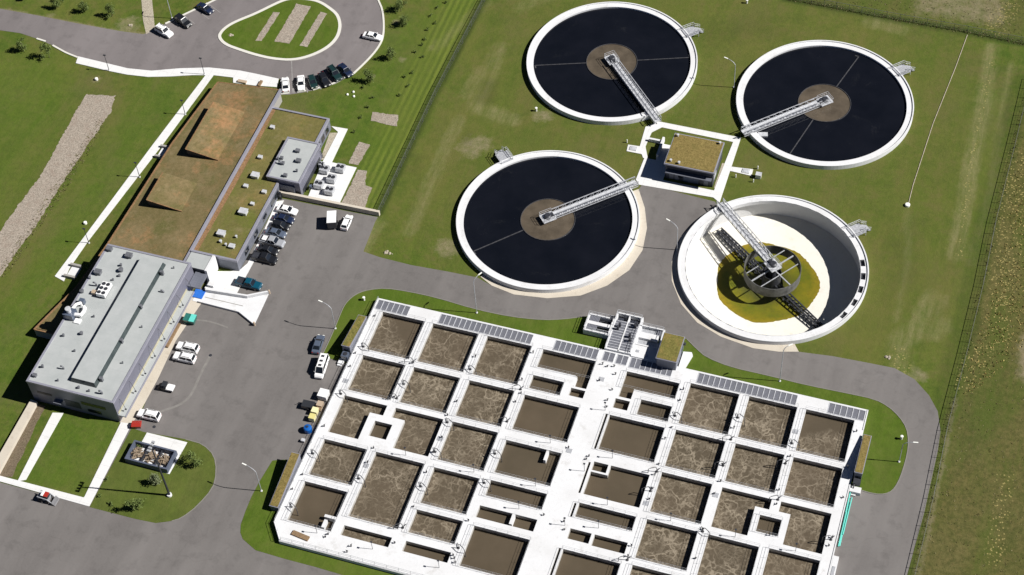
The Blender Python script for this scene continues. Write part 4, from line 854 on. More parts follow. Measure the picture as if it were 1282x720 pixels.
MB().box(59.0, 6.3, .8, 60.0, 7.6, 1.1).build('grating', M['grate_u'], t)
MB().box(55.32, -.2, 0, 60.85, 2.83, 1.25).build('deck', M['conc'], t)
for (a, b) in ((56.0, 1.0), (58.0, .4)): MB().box(a, b, 1.252, a+.7, b+.6, 1.31).build('floor_hatch', M['steel'], t)
for pts in ([(49.9, 0, 1.5), (49.9, 9.6, 1.5), (55.1, 9.6, 1.5), (55.1, 8.2, 1.5)], [(44.3, 7.8, 1.4), (44.3, 3.6, 1.4), (49.5, 3.6, 1.4)], [(44.3, 7.8, 1.4), (49.5, 7.8, 1.4)], [(55.5, 7.8, 1.4), (60.2, 7.8, 1.4), (60.2, 3, 1.4)], [(55.1, 7, 1.5), (55.1, .2, 1.5)]):
    rl = MB(); railing(rl, pts, gap=1.5, w_=.06); rl.build('railing', M['steel_lt'], t)
for (x, y) in ((51.2, 6.3), (51.0, 5.5), (54.2, 3.2), (54.3, 6.9), (54.5, 7.5), (53.9, 4.2), (49.2, 7.2), (51.8, 8.3)):
    mb = MB(); mb.box(x-.22, y-.22, 1.44, x+.22, y+.22, 2.3); mb.lathe(x, y, [(.3, 2.3), (.3, 2.42), (.01, 2.44)], 10); mb.build('gate_actuator', M['dark'], t)
s_ = thing('inlet_shed', (63, 2, 0), 'square shed with a mossy planted roof next to the inlet structure', 'shed')
MB().box(61.0, -1.1, 0, 65.0, 5.3, 3.75).build('wall', M['clad_lt'], s_); ro = MB().box(60.8, -1.3, 3.75, 65.2, 5.5, 3.95).build('roof', M['flash'], s_)
mb = MB(); N = 10; vv = [(60.95+4.1*i/N, -1.15+6.5*j/N, 4.02+random.uniform(0, .04)) for j in range(N+1) for i in range(N+1)]; mb.add(vv, [(j*(N+1)+i, j*(N+1)+i+1, (j+1)*(N+1)+i+1, (j+1)*(N+1)+i) for j in range(N) for i in range(N)]); mb.build('planting', M['sedum'], ro)
MB().box(65.004, 3.4, .1, 65.06, 4.5, 2.2).build('door', M['greyblue'], s_); MB().box(65.1, 4.6, 2.2, 65.5, 5.1, 2.6).build('wall_lamp', M['dark'], s_)
st = MB(); st.prism([(65.22, 4.3), (66.9, 4.6), (67.3, 3.9), (66.6, .4), (65.22, -.2)], 0, .5).build('ramp', M['conc'], s_)

# ------------------------------------------------------------------ control building between the tanks
t = thing('control_building', (54.5, 54.3, 0), 'dark low building with a straw coloured grass roof between the round tanks', 'building')
MB().box(49.3, 49.9, 0, 60.0, 58.8, 4.6).build('wall', M['charcoal'], t)
ro = MB().box(49.0, 49.5, 4.6, 60.3, 59.1, 5.0).build('roof', M['flash'], t)
mb = MB(); N = 16; vv = [(49.2+10.9*i/N, 49.75+9.1*j/N, 5.04+random.uniform(0, .05)) for j in range(N+1) for i in range(N+1)]; mb.add(vv, [(j*(N+1)+i, j*(N+1)+i+1, (j+1)*(N+1)+i+1, (j+1)*(N+1)+i) for j in range(N) for i in range(N)]); mb.build('planting', M['straw'], ro)
MB().box(49.5, 48.9, 2.7, 59.8, 49.88, 2.9).build('canopy', M['clad_lt'], t)
for x in (50.2, 51.4, 58.0): MB().box(x, 49.85, .1, x+.95, 49.897, 2.2).build('door', M['clad_lt'], t)
MB().box(53.4, 49.85, .1, 56.8, 49.897, 2.5).build('roller_door', M['greyblue'], t)
MB().box(52.2, 49.85, 1.0, 53.2, 49.897, 2.2).build('window', M['glass'], t)
MB().box(60.003, 51, 1.2, 60.06, 53, 2.4).build('louvre', M['steel'], t)
for (x, y) in ((49.9, 58.2), (59.4, 58.4), (50.3, 50.5), (52.2, 50.3)): MB().lathe(x, y, [(.22, 5.1), (.22, 5.55), (.3, 5.55), (.3, 5.65), (.01, 5.68)], 12).build('roof_vent', M['steel_lt'], t)
o_ = MB().box(45.85, 55.0, 0, 46.35, 60.6, 1.3).build('wing_wall', M['conc']); tag(o_, 'white concrete wall west of the grass roofed control building', 'wall')
o_ = MB().box(42.9, 59.5, 0, 45.84, 60.0, .9).build('cross_wall', M['conc']); tag(o_, 'short pale cross wall over the shaded pit west of control building', 'wall')
for (x, y, lab) in ((66.1, 56.4, 'grey steel hatch on the walk spur east of the control building'), (40.3, 56.4, 'grey steel hatch on the walk spur west of the control building')):
    o_ = MB().box(x-.9, y-.6, .11, x+.7, y+.6, .3).box(x-.6, y-.4, .3, x+.4, y+.4, .36).build('access_hatch', M['steel_lt']); tag(o_, lab, 'hatch', 'access hatches by the control building')
cabx, caby = at(949.5, 222)
t = thing('control_cabinet', (cabx, caby, 0), 'small white cabinet on the grass at the end of the walk spur', 'cabinet'); MB().box(cabx-.6, caby-.5, 0, cabx+.6, caby+.5, 1.1).build('body', M['white'], t); MB().box(cabx-.65, caby-.55, 1.1, cabx+.65, caby+.55, 1.18).build('lid', M['steel_lt'], t)
for (px, lab) in (((948.6, 211.5), 'white post on the grass north of the small white cabinet'), ((943, 228), 'white post on the grass south of the small white cabinet'), ((921, 222), 'white post beside the middle of the eastern walk spur'), ((785, 178.5), 'white post on the grass beyond the western walk spur')):
    x, y = at(*px); mb = MB(); mb.lathe(x, y, [(.14, 0), (.14, .8), (.1, .95), (.01, 1.0)], 10); tag(mb.build('marker_post', M['lampglass']), lab, 'post', 'white marker posts')

# ------------------------------------------------------------------ process hall
t = thing('process_hall', (-49, -25, 0), 'long metal clad hall with a pale membrane roof and raised roof light', 'hall')
HU0, HU1, HV0, HV1, HZ = -59.05, -39.55, 6.1, 43.5, 6.7
MB().box(HU0, -HV1, 0, HU1, -HV0, HZ-.05).build('wall', M['clad'], t)
ro = MB().box(HU0+.35, -HV1+.35, HZ-.3, HU1-.35, -HV0-.35, HZ-.02).build('roof', M['roofmem'], t)
pa = MB()
for a in ((HU0-.08, -HV1-.08, HU1+.08, -HV1+.36), (HU0-.08, -HV0-.36, HU1+.08, -HV0+.08), (HU0-.08, -HV1+.36, HU0+.36, -HV0-.36), (HU1-.36, -HV1+.36, HU1+.08, -HV0-.36)): pa.box(a[0], a[1], HZ-.35, a[2], a[3], HZ+.12)
pa.build('parapet', M['flash'], t)
cl = MB(); b0, b1 = (-50.4, -41.1), (-44.5, -7.9); e0, e1 = (-49.9, -40.75), (-44.95, -8.2); z0, z1 = HZ-.02, HZ+1.05
vb = [(b0[0], b0[1], z0), (b1[0], b0[1], z0), (b1[0], b1[1], z0), (b0[0], b1[1], z0)]; vt = [(e0[0], e0[1], z1), (e1[0], e0[1], z1), (e1[0], e1[1], z1), (e0[0], e1[1], z1)]
k_ = NT('green_glazing'); k_.set(.25, 0, .5); k_.col(k_.mix(k_.mapr(k_.noise(.8, 4), .3, .7), (.022, .032, .034), (.045, .058, .058))); M['greenglass'] = k_.m
ls = cl.add(vb+vt, [(0, 1, 5, 4), (1, 2, 6, 5), (2, 3, 7, 6), (3, 0, 4, 7)]).build('roof_light', M['greenglass'], t)
MB().box(e0[0]-.05, e0[1]-.05, z1-.04, e1[0]+.05, e1[1]+.05, z1+.1).build('roof_light_lid', M['roofmem'], ls)
MB().box(HU1+.003, -HV1+.3, 2.35, HU1+.07, -HV0-4, 2.95).build('cream_band', M['cream'], t)
cn = MB().box(HU1+.003, -HV1+.1, 2.05, -38.0, -10.0, 2.35).build('canopy', M['roofmem'], t)
gt = MB().box(-38.0, -HV1+.1, 2.0, -37.88, -10.0, 2.45).build('gutter', M['flash'], cn)
for i in range(8):
    y = -41.5+i*4.6
    wl = MB(); wl.tube([(HU1, y, 5.4), (HU1+.7, y-.3, 4.6), (HU1+1.1, y-.5, 3.6), (HU1+1.2, y-.6, 3.1)], .045, 6); wl.box(HU1+1.0, y-.75, 3.0, HU1+1.4, y-.45, 3.1); wl.build('wall_light', M['dark'], t)
for i in range(6):
    y = -40+i*5.2; MB().box(HU1+.003, y, .1, HU1+.05, y+2.6, 1.95).build('roller_door', M['clad_lt'], t)
for (x0, x1, z0_, z1_, mt) in ((-57.5, -54.2, 3.3, 4.0, 'dark'), (-51.5, -48.0, 1.2, 3.4, 'charcoal'), (-53.4, -52.2, .1, 2.3, 'clad_lt'), (-47.5, -42, 3.2, 4.2, 'glass'), (-46.5, -43.5, 1, 2, 'glass')):
    MB().box(x0, -HV1-.05, z0_, x1, -HV1-.003, z1_).build('window' if mt == 'glass' else 'louvre', M[mt], t)
MB().box(-53.7, -HV1-1.0, 2.5, -51.9, -HV1-.003, 2.65).build('door_canopy', M['clad_lt'], t)
VENT = M['ventgrey']
def vent(x, y, z, r=.3, h=.6, kind=0, par=None):
    mb = MB()
    if kind == 0: mb.lathe(x, y, [(r, z), (r, z+h), (r*1.4, z+h), (r*1.4, z+h+.15), (.01, z+h+.2)], 10)
    elif kind == 1: mb.box(x-r*1.3, y-r, z, x+r*1.3, y+r, z+h); mb.box(x-r*1.5, y-r*1.2, z+h, x+r*1.5, y+r*1.2, z+h+.12)
    else: mb.tube([(x, y, z), (x, y, z+h), (x-.2, y, z+h+.25), (x-.6, y, z+h+.2)], r*.6, 8)
    mb.build('roof_vent', VENT, par or t)
ZR = HZ-.02
for (px, r, h, k_) in (((137.5, 313), .45, .7, 1), ((162, 321.5), .5, .7, 1), ((123.5, 342.5), .5, .8, 1), ((152, 339.5), .4, .6, 0), ((152, 333), .2, .5, 0), ((150, 346), .2, .4, 0), ((113, 349), .2, .5, 0), ((103, 366), .35, .5, 0), ((121, 358), .3, .8, 2), ((80, 421), .2, .5, 0), ((102.5, 418.5), .28, .5, 0), ((118, 397), .15, .4, 0), ((54, 460), .2, .6, 0), ((80, 462), .28, .6, 2), ((44, 471), .3, .5, 1), ((73, 477), .15, .4, 0), ((94, 440), .15, .4, 0), ((99, 486), .2, .4, 0), ((128, 493), .35, .6, 2), ((112, 490), .15, .4, 0), ((93, 496-20), .15, .4, 0), ((178, 410), .12, .4, 0), ((154, 455), .12, .4, 0), ((205, 366), .3, .3, 2), ((218, 336), .12, .4, 0), ((178, 385), .15, .4, 0), ((142, 351), .15, .4, 0)):
    x, y = at(*px, ZR); vent(x, y, ZR, r, h, k_)
for px in ((176, 384), (152, 427), (127, 475), (203, 342)):
    x, y = at(*px, HZ+.5); vent(x, y, HZ-.02, .25, 1.0, 1)
# roof plant: exhaust cluster and cooler
x, y = at(92, 396, ZR)
u_ = thing('exhaust_unit', (x, y, ZR), 'cluster of white ducts and a blue grey fan box on the hall roof edge', 'roof plant')
MB().box(x-1.6, y-1.2, ZR, x+.6, y+.9, ZR+1.6).build('fan_box', M['greyblue'], u_)
MB().tube([(x+.4, y, ZR+.8), (x+1.8, y+.2, ZR+.8), (x+2.0, y+1.4, ZR+.8), (x+1.4, y+2.4, ZR+.6), (x+1.4, y+2.5, ZR)], .42, 10).build('duct', M['white'], u_)
MB().tube([(x-.6, y+.9, ZR+1.0), (x-.2, y+2.2, ZR+1.2), (x+.3, y+3.0, ZR+.9), (x+.3, y+3.1, ZR)], .35, 10).build('duct', M['white'], u_)
MB().lathe(x-.5, y-.2, [(.5, ZR+1.6), (.5, ZR+2.6), (.62, ZR+2.6), (.62, ZR+2.75), (.01, ZR+2.8)], 14).build('stack', M['steel_lt'], u_)
MB().box(x+.8, y-1.6, ZR, x+2.2, y-.4, ZR+.25).build('plinth', M['white'], u_)
MB().box(x-.2, y+3.2, ZR, x+.9, y+4.1, ZR+1.2).build('fan_box', M['greyblue'], u_)
x, y = at(131, 366, ZR)
u_ = thing('roof_cooler', (x, y, ZR), 'white rooftop cooler with dark fans beside a small red box', 'roof plant')
MB().box(x-1.0, y-1.6, ZR+.3, x+1.0, y+1.9, ZR+1.2).build('casing', M['white'], u_)
for j in range(3):
    for i_ in (-.5, .5): MB().lathe(x+i_, y-1.0+j*1.15, [(.42, ZR+1.2), (.42, ZR+1.28), (.01, ZR+1.29)], 14).build('fan', M['dark'], u_)
for i_ in (-.8, .8): MB().box(x+i_-.08, y-1.5, ZR, x+i_+.08, y+1.8, ZR+.3).build('skid', M['dark'], u_)
MB().box(x-2.4, y-1.3, ZR, x-1.4, y-.4, ZR+.7).build('red_box', M['tan'], u_)

# ------------------------------------------------------------------ office building with sod roof
OZ0, OZ1 = 2.3, 3.7
t = thing('office_building', (-50, 22, 0), 'low office building under a large browning sod roof with two raised wedges', 'building')
W_px = [(272.5, 103), (215, 180), (135, 305), (95, 360), (42.5, 412.5)]
wpts = [at(*p_, OZ0) for p_ in W_px]
ne = (-42.75, wpts[0][1]+.2)
poly = [ne] + wpts + [(-59.1, wpts[-1][1]), (-59.1, -6.06), (-42.75, -6.06)]
wx = [p_[0] for p_ in wpts]
def oz(x, y):
    t_ = np.interp(y, [p_[1] for p_ in wpts][::-1], [p_[0] for p_ in wpts][::-1]); f = np.clip((x-t_)/(-42.75-t_), 0, 1); return float(OZ0+(OZ1-OZ0)*f)
MB().prism(poly, 0, 0, ztop=lambda x, y: oz(x, y)-.1).build('wall', M['conc_dark'], t)
ins = lambda x, y: oz(x, y)+.06
# sod surface as a fine sheet
sodp = [(ne[0]-.1, ne[1]-.15)] + [(p_[0]+.3, p_[1]-.1) for p_ in wpts[:-1]] + [(wpts[-1][0]+.3, wpts[-1][1]+.3), (-59.4, wpts[-1][1]+.3), (-59.4, -5.7), (-42.9, -5.7)]
MB().prism(sodp, 0, 0, ztop=ins).build('sod_roof', M['sod'], t)
ed = MB()
for a, b in zip(wpts[:-1], wpts[1:]): ed.bar((a[0]+.1, a[1], oz(*a)+.02), (b[0]+.1, b[1], oz(*b)+.02), .45, .2)
ed.bar((wpts[-1][0]+.1, wpts[-1][1], OZ0+.02), (-59.3, wpts[-1][1], OZ0+.3), .3, .2); ed.bar((wpts[0][0], wpts[0][1], OZ0), (ne[0], ne[1], OZ1), .3, .2)
ed.build('roof_edge', M['rust'], t)
def wedge(px4, h, label=None):
    # px4: NE, NW, SW, SE corners; rises towards the west
    z = 3.2
    ne_, nw, sw, se = [at(*p_, z+(h if i in (1, 2) else 0)) for i, p_ in enumerate(px4)]
    x0 = (nw[0]+sw[0])/2; x1 = (ne_[0]+se[0])/2; y1 = (ne_[1]+nw[1])/2; y0 = (sw[1]+se[1])/2
    zb0, zb1 = oz(x0, y0)-.05, oz(x1, y0)+.07
    mb = MB(); vs2 = [(x0, y0, zb0), (x0, y1, zb0), (x1, y0, zb1), (x1, y1, zb1), (x0, y0, zb0+h), (x0, y1, zb0+h)]
    wd_ = MB().add(vs2, [(0, 2, 4), (1, 5, 3), (0, 4, 5, 1)]).build('wedge_wall', M['charcoal'], t)
    N = 10; vv = [(x0-.12+(x1-x0)*i/N, y0-.12+(y1-y0+.24)*j/N, zb0+.1+h+(zb1-zb0-h)*i/N+(random.uniform(0, .08) if 0 < i < N else 0)) for j in range(N+1) for i in range(N+1)]
    MB().add(vv, [(j*(N+1)+i, j*(N+1)+i+1, (j+1)*(N+1)+i+1, (j+1)*(N+1)+i) for j in range(N) for i in range(N)]).build('wedge_sod', M['sod'], wd_)
    eb = MB(); eb.bar((x0-.1, y0-.1, zb0+h+.04), (x1, y0-.1, zb1+.04), .22, .2); eb.bar((x0-.1, y0-.1, zb0+h+.04), (x0-.1, y1+.1, zb0+h+.04), .22, .2); eb.build('wedge_edge', M['rust'], wd_)
wedge([(311, 141), (270, 128.7), (228, 184), (271, 200)], 2.1)
wedge([(254, 232), (206, 215), (180.5, 247.5), (222, 263)], 2.0)
# lavender ridge and bare strip beside it
MB().box(-42.78, -6.0, OZ1-.4, -42.3, ne[1], OZ1+.45).build('ridge_parapet', M['flash'], t)
for (bx, by, n_) in (((-62.2, 11.8, 2)), ((-66.5, -9.7, 2))):
    pass
# entry canopies on the path side
for (cxp, lab) in (((201, 191), 'grey concrete seat walls by the white path north of the wedges'), ((88, 340), 'grey concrete seat walls at the lower end of the white path')):
    x, y = at(*cxp); s2 = thing('seat_wall', (x, y, 0), lab, 'seat wall', 'seat walls beside the path')
    for dy in (1.6, -1.6): MB().box(x-.6, y+dy-.25, 0, x+2.0, y+dy+.25, .75).build('wall', M['conc_dark'], s2)
    MB().box(x-.2, y-1.3, 0, x+2.0, y+1.3, .15).build('landing', M['conc'], s2)

# wing
t = thing('office_wing', (-36, 18, 0), 'flat grass roofed wing with pale metal parapets along the car park', 'building')
WZ = 3.45
wp = [(-42.28, -.65), (-31.9, -.65), (-31.9, 22.6), (-28.3, 22.6), (-28.3, 44.1), (-42.28, 44.1)]
MB().prism(wp, 0, WZ-.3).build('wall', M['clad_lt'], t)
wi = [(-42.25, -.2), (-32.35, -.2), (-32.35, 23.0), (-28.8, 23.0), (-28.8, 43.6), (-42.25, 43.6)]
sod = MB().prism(wi, WZ-.4, WZ-.12).build('sod_roof', M['sod_wing'], t)
MB().prism([(-42.24, -.1), (-41.3, -.1), (-41.1, 20), (-41.4, 43.5), (-42.24, 43.5)], WZ-.3, WZ-.09).build('bare_soil', M['rust'], sod)
pa = MB()
for grp in (((-42.28, -.68, -31.86, -.25), (-32.35, -.25, -31.86, 22.58)), ((-28.76, 35.4, -28.26, 43.7), (-42.28, 43.7, -28.26, 44.15))):
    pa = MB()
    for (a0, b0, a1, b1) in grp: pa.box(a0, b0, WZ-.5, a1, b1, WZ+.1)
    pa.build('parapet', M['flash'], t)
for (y, n_) in ((18.5, 3), (14, 4), (9, 3), (4, 3), (20.7, 1)):
    MB().box(-31.897, y-1.0, .9, -31.84, y+1.0, 2.3).build('window', M['glass'], t)
for y in (37, 39.5, 42): MB().box(-28.297, y-.8, .8, -28.24, y+.8, 2.4).build('window', M['glass'], t)
MB().box(-31.897, 20.9, .1, -31.0, 21.3, 2.3).build('door', M['glass'], t)
VENT = M['steel_lt']
for (px, k_, r) in (((341.3, 160), 1, .35), ((326, 197.5), 1, .35), ((320, 221), 1, .6), ((308, 233.7), 1, .35), ((331, 241), 1, .35), ((316.2, 256), 1, .3), ((305, 266.5), 1, .65), ((277.5, 293.7), 1, .6), ((276.5, 303), 0, .25), ((283, 307), 0, .2), ((290.5, 309), 1, .45), ((296, 297), 0, .2)):
    x, y = at(*px, WZ); vent(x, y, WZ-.12, r, .5 if r < .5 else .8, k_)
ph = MB().box(-34.75, 22.95, WZ-.12, -26.95, 35.3, 4.45).box(-32, 22.96, 0, -26.96, 35.29, WZ-.12).build('penthouse', M['clad'], t)
MB().box(-34.4, 23.3, 4.3, -27.3, 34.95, 4.5).build('penthouse_roof', M['roofmem'], ph)
pa = MB()
for (a0, b0, a1, b1) in ((-34.85, 22.85, -26.85, 23.25), (-34.85, 35.0, -26.85, 35.4), (-34.85, 23.25, -34.45, 35.0), (-27.25, 23.25, -26.85, 35.0)): pa.box(a0, b0, 4.2, a1, b1, 4.62)
pa.build('penthouse_parapet', M['flash'], ph)
VENT = M['ventgrey']
for (px, k_, r) in (((373, 190), 1, .35), ((374, 202.5), 1, .4), ((352.5, 205), 2, .35), ((357.5, 220.8), 1, .3), ((372, 215), 0, .2), ((348.5, 200), 0, .2), ((353, 199), 1, .25), ((354, 205.5), 1, .3)):
    x, y = at(*px, 4.5); vent(x, y, 4.5, r, .55, k_, ph)
MB().box(-26.948, 24.0, .2, -26.88, 34.0, 1.5).build('louvre', M['dark'], ph)
MB().bar((-26.7, 35.2, .1), (-26.7, 34.6, 3.0), .12).build('downpipe', M['dark'], ph)
MB().box(-33.5, 22.9, 0.1, -27.4, 22.945, 1.5).build('glazed_wall', M['glass'], ph)
# entrance block between hall and wing
t = thing('entrance_block', (-39.6, -3.2, 0), 'small grey entrance block joining the hall and the grass roofed wing', 'building')
MB().box(-42.2, -5.4, 0, -36.9, -1.2, 4.1).build('wall', M['charcoal'], t); MB().box(-42.1, -5.3, 4.1, -37.2, -1.4, 4.2).build('roof', M['roofmem'], t)
MB().box(-37.18, -5.5, 0, -36.6, -1.1, 4.35).build('end_wall', M['conc'], t); MB().box(-42.3, -1.38, 4.1, -37.2, -1.0, 4.4).build('parapet', M['flash'], t)
MB().box(-39.4, -9.6, 3.0, -36.6, -5.5, 3.3).build('canopy', M['clad_lt'], t); MB().box(-40.5, -5.46, .2, -38, -5.41, 2.4).build('door', M['glass'], t)

# ------------------------------------------------------------------ walls and loading dock
o_ = MB().prism([(-33.6, 22.3), (-26.8, 22.5), (-8.2, 22.8), (-8.2, 22.2), (-33.6, 21.75)], 0, 1.35).build('retaining_wall', M['conc_old']); tag(o_, 'long beige retaining wall between the patio and the car park', 'wall')
o_ = MB().prism(PX([(40, 503), (48, 506), (-40, 668), (-50, 660)]), 0, .9).build('retaining_wall', M['conc_old']); tag(o_, 'beige retaining wall running down from the hall to the bottom left road', 'wall')
t = thing('loading_ramp', (-30, -9, 0), 'white concrete loading ramp with flared side walls and a blue mat', 'loading ramp')
MB().prism([(-38.4, -10.9), (-38.4, -7.8), (-36.5, -7.9), (-27.3, -7.0), (-23.3, -4.7), (-23.0, -13.1), (-27.3, -10.9)], -.2, .16).build('slab', M['conc'], t)
MB().prism([(-36.6, -7.5), (-27.3, -6.75), (-23.4, -4.5), (-23.2, -4.8), (-27.2, -7.15), (-36.6, -7.95)], 0, 1.0).build('side_wall', M['conc'], t)
MB().prism([(-36.9, -10.7), (-27.3, -10.85), (-23.1, -13.0), (-22.9, -13.4), (-27.4, -11.2), (-36.9, -11.0)], 0, .55).build('side_wall', M['conc'], t)
MB().box(-36.2, -9.35, .162, -27.3, -9.2, .2).build('drain', M['conc_dark'], t)
for (x, y) in ((-23.2, -4.5), (-22.9, -13.3)): MB().lathe(x, y, [(.22, 0), (.22, 1.1), (.01, 1.15)], 12).build('bollard', M['tan'], t)
MB().box(-38.9, -10.0, .16, -36.6, -7.8, .34).build('dock_mat', M['bluetarp'], t)
MB().box(-36.9, -7.5, 0, -34.6, -4.5, .9).box(-36.4, -7.0, .9, -35.0, -5.4, 1.5).build('dock_block', M['conc'], t)

# ------------------------------------------------------------------ patio condensers
cl_ = ['grey condenser at the building corner end of the patio', 'grey condenser at the far northeast corner of the patio', 'grey condenser in the centre of the patio', 'grey condenser on the building side of the patio, second nearest the retaining wall', 'grey condenser nearest the retaining wall and the patio edge', 'small dark condenser tucked beside the penthouse on the patio']
for (px, sc), lab in zip((((407, 215.5), 1), ((427, 214), 1), ((416, 227), 1), ((400, 234.5), 1), ((413.5, 242), 1), ((403.5, 210), .6)), cl_):
    x, y = at(*px); a = .95*sc; t = thing('condenser', (x, y, .12), lab, 'condenser', 'condensers on the patio')
    MB().box(x-a, y-a*.95, .35, x+a, y+a*.95, 1.5).build('casing', M['steel'], t)
    for i_ in (-1, 1): MB().lathe(x+i_*a*.5, y, [(a*.42, 1.5), (a*.42, 1.68), (a*.36, 1.68), (a*.36, 1.55), (.01, 1.55)], 18).build('fan', M['dark'], t)
    for i_ in (-1, 1): MB().box(x+i_*a*.8-.06, y-a*.9, .12, x+i_*a*.8+.06, y+a*.9, .35).build('skid', M['dark'], t)
x, y = at(391.5, 238); t = thing('gas_meter', (x, y, .12), 'dark pipes of a meter set against the penthouse wall', 'meter'); MB().tube([(x-.4, y-.8, .12), (x-.4, y-.8, 1.0), (x-.4, y+.8, 1.0), (x-.4, y+.8, .12)], .1).build('pipe', M['pipe'], t); MB().box(x-.65, y-.3, .8, x-.15, y+.3, 1.4).build('meter_box', M['greyblue'], t)

# ------------------------------------------------------------------ bin pen with scrap
t = thing('bin_pen', (-29.3, -50, 0), 'dark blue walled pen open to a white slab on the turning island', 'bin pen')
PV0, PV1, PU0, PU1 = 47.5, 52.1, -34.2, -24.9
for nm, a in (('wall', (PU0, -PV1, PU1, -PV1+.35)), ('wall', (PU0, -PV0-.35, PU1, -PV0)), ('wall', (PU0, -PV1+.35, PU0+.35, -PV0-.35)), ('wall', (PU1-.35, -PV1+.35, PU1, -PV0-.35))): MB().box(a[0], a[1], 0, a[2], a[3], 1.5).build(nm, M['pen'], t)
MB().box(PU0+.36, -PV1+.36, 0, PU1-.36, -PV0-.36, .22).build('floor', M['conc'], t)
for x in (-31.0, -28.0): MB().box(x-.1, -PV1+.4, .22, x+.1, -PV0-.4, 1.0).build('divider', M['dark'], t)
for (x, y, lab) in ((-32.4, -49.8, 'heap of scrap timber in the west bay of the blue walled pen'), (-29.5, -49.7, 'heap of scrap timber in the middle bay of the blue walled pen'), (-26.6, -49.8, 'heap of scrap timber in the east bay of the blue walled pen')):
    mb = MB()
    for i in range(26):
        a_ = random.uniform(0, PI); r_ = random.uniform(.4, 1.1); ox, oy = random.gauss(0, .45), random.gauss(0, .55); z_ = random.uniform(.3, .8)+.5*math.exp(-(ox*ox+oy*oy)*2)
        mb.bar((x+ox-r_*math.cos(a_), y+oy-r_*math.sin(a_), z_), (x+ox+r_*math.cos(a_), y+oy+r_*math.sin(a_), z_+random.uniform(-.3, .3)), random.uniform(.12, .35), .12)
    tag(mb.build('scrap_heap', M['debris']), lab, 'scrap', 'scrap heaps in the pen')

# ------------------------------------------------------------------ lamp posts
def lamp(px, h, label, arm=None, mat='steel', name='lamp_post', arm_len=1.8, r=.085):
    x, y = at(*px); t = thing(name, (x, y, 0), label, 'lamp post', 'lamp posts')
    MB().lathe(x, y, [(.22, 0), (.22, .25), (.01, .26)], 12).build('base', M['conc'], t)
    mb = MB()
    if arm is None:
        mb.tube([(x, y, .2), (x, y, h)], r, 8, r*.6); mb.build('pole', M[mat], t)
        MB().box(x-.32, y-.16, h, x+.32, y+.16, h+.14).build('lamp_head', M['dark'], t)
    else:
        dx, dy = math.cos(R(arm)), math.sin(R(arm)); pts = [(x, y, .2), (x, y, h-1.3)]
        for i in range(1, 7): a_ = i/6*PI/2; pts.append((x+dx*arm_len*(1-math.cos(a_)), y+dy*arm_len*(1-math.cos(a_)), h-1.3+1.3*math.sin(a_)))
        mb.tube(pts, r, 8, r*.65); mb.build('pole', M[mat], t); ex, ey, ez = pts[-1]
        MB().bar((ex-dx*.2, ey-dy*.2, ez), (ex+dx*.75, ey+dy*.75, ez+.02), .24, .12).build('lamp_head', M['lampglass'] if mat != 'dark' else M['dark'], t)
lamp((136.7, 88.5), 5.0, 'dark lamp post on the white walk where it leaves the entrance road', None, 'dark')
lamp((256, 93.5), 5.3, 'dark lamp post at the head of the straight white path', None, 'dark')
lamp((232, 143.5), 4.6, 'dark lamp post on the white path beside the northern roof wedge', None, 'dark')
lamp((175, 222), 4.8, 'dark lamp post on the white path beside the southern roof wedge', None, 'dark')
lamp((111.5, 304.5), 4.8, 'dark lamp post on the white path near its lower end', None, 'dark')
lamp((420, 411.7), 8.0, 'curved lamp post at the northwest tip of the basin verge', 170, arm_len=2.2)
lamp((327.5, 615), 8.0, 'curved lamp post on the verge at the lower southwest side of the basin', 170, arm_len=2.2)
lamp((597, 392), 11.5, 'tall pale lamp post on the verge opposite the dark round tank by the road', 60, arm_len=1.6)
lamp((847.5, 313), 8.2, 'curved lamp post on asphalt between the full and the empty tank', 160, arm_len=2.2)
lamp((918.8, 109.5), 8.2, 'curved lamp post on grass between the two far tanks', 165, arm_len=2.2)
lamp((976.3, 477.5), 11.5, 'tall pale lamp post on the verge opposite the emptied tank', 40, arm_len=1.2)
lamp((1125.5, 578.5), 7.2, 'curved lamp post on the rounded east end of the basin verge', 10, arm_len=2.0)
lamp((215.5, 23), 7.5, 'pale lamp post by the parking bays at top left', 100, arm_len=1.0)
x, y = at(212.5, 620.5); t = thing('light_mast', (x, y, 0), 'very tall dark mast with floodlights on the turning island', 'mast')
MB().lathe(x, y, [(.5, 0), (.5, .5), (.01, .52)], 14).build('base', M['conc'], t); MB().tube([(x, y, .3), (x, y, 17.3)], .24, 10, .12).build('pole', M['dark'], t)
MB().bar((x, y-1.0, 17.2), (x, y+1.0, 17.2), .14).build('cross_arm', M['dark'], t)
for dy in (-1, -.35, .35, 1): MB().box(x-.35, y+dy-.2, 17.25, x+.25, y+dy+.2, 17.6).build('floodlight', M['steel'], t)
def deck_lamp(u_, v_, label, h=2.6):
    x, y = u_, -v_; t = thing('deck_lamp', (x, y, HB), label, 'lamp', 'short lamps on the basin walkways')
    MB().tube([(x, y, HB), (x, y, HB+h)], .05, 8).build('pole', M['pipe'], t); MB().box(x-.2, y-.16, HB+h, x+.2, y+.16, HB+h+.12).build('lamp_head', M['dark'], t)
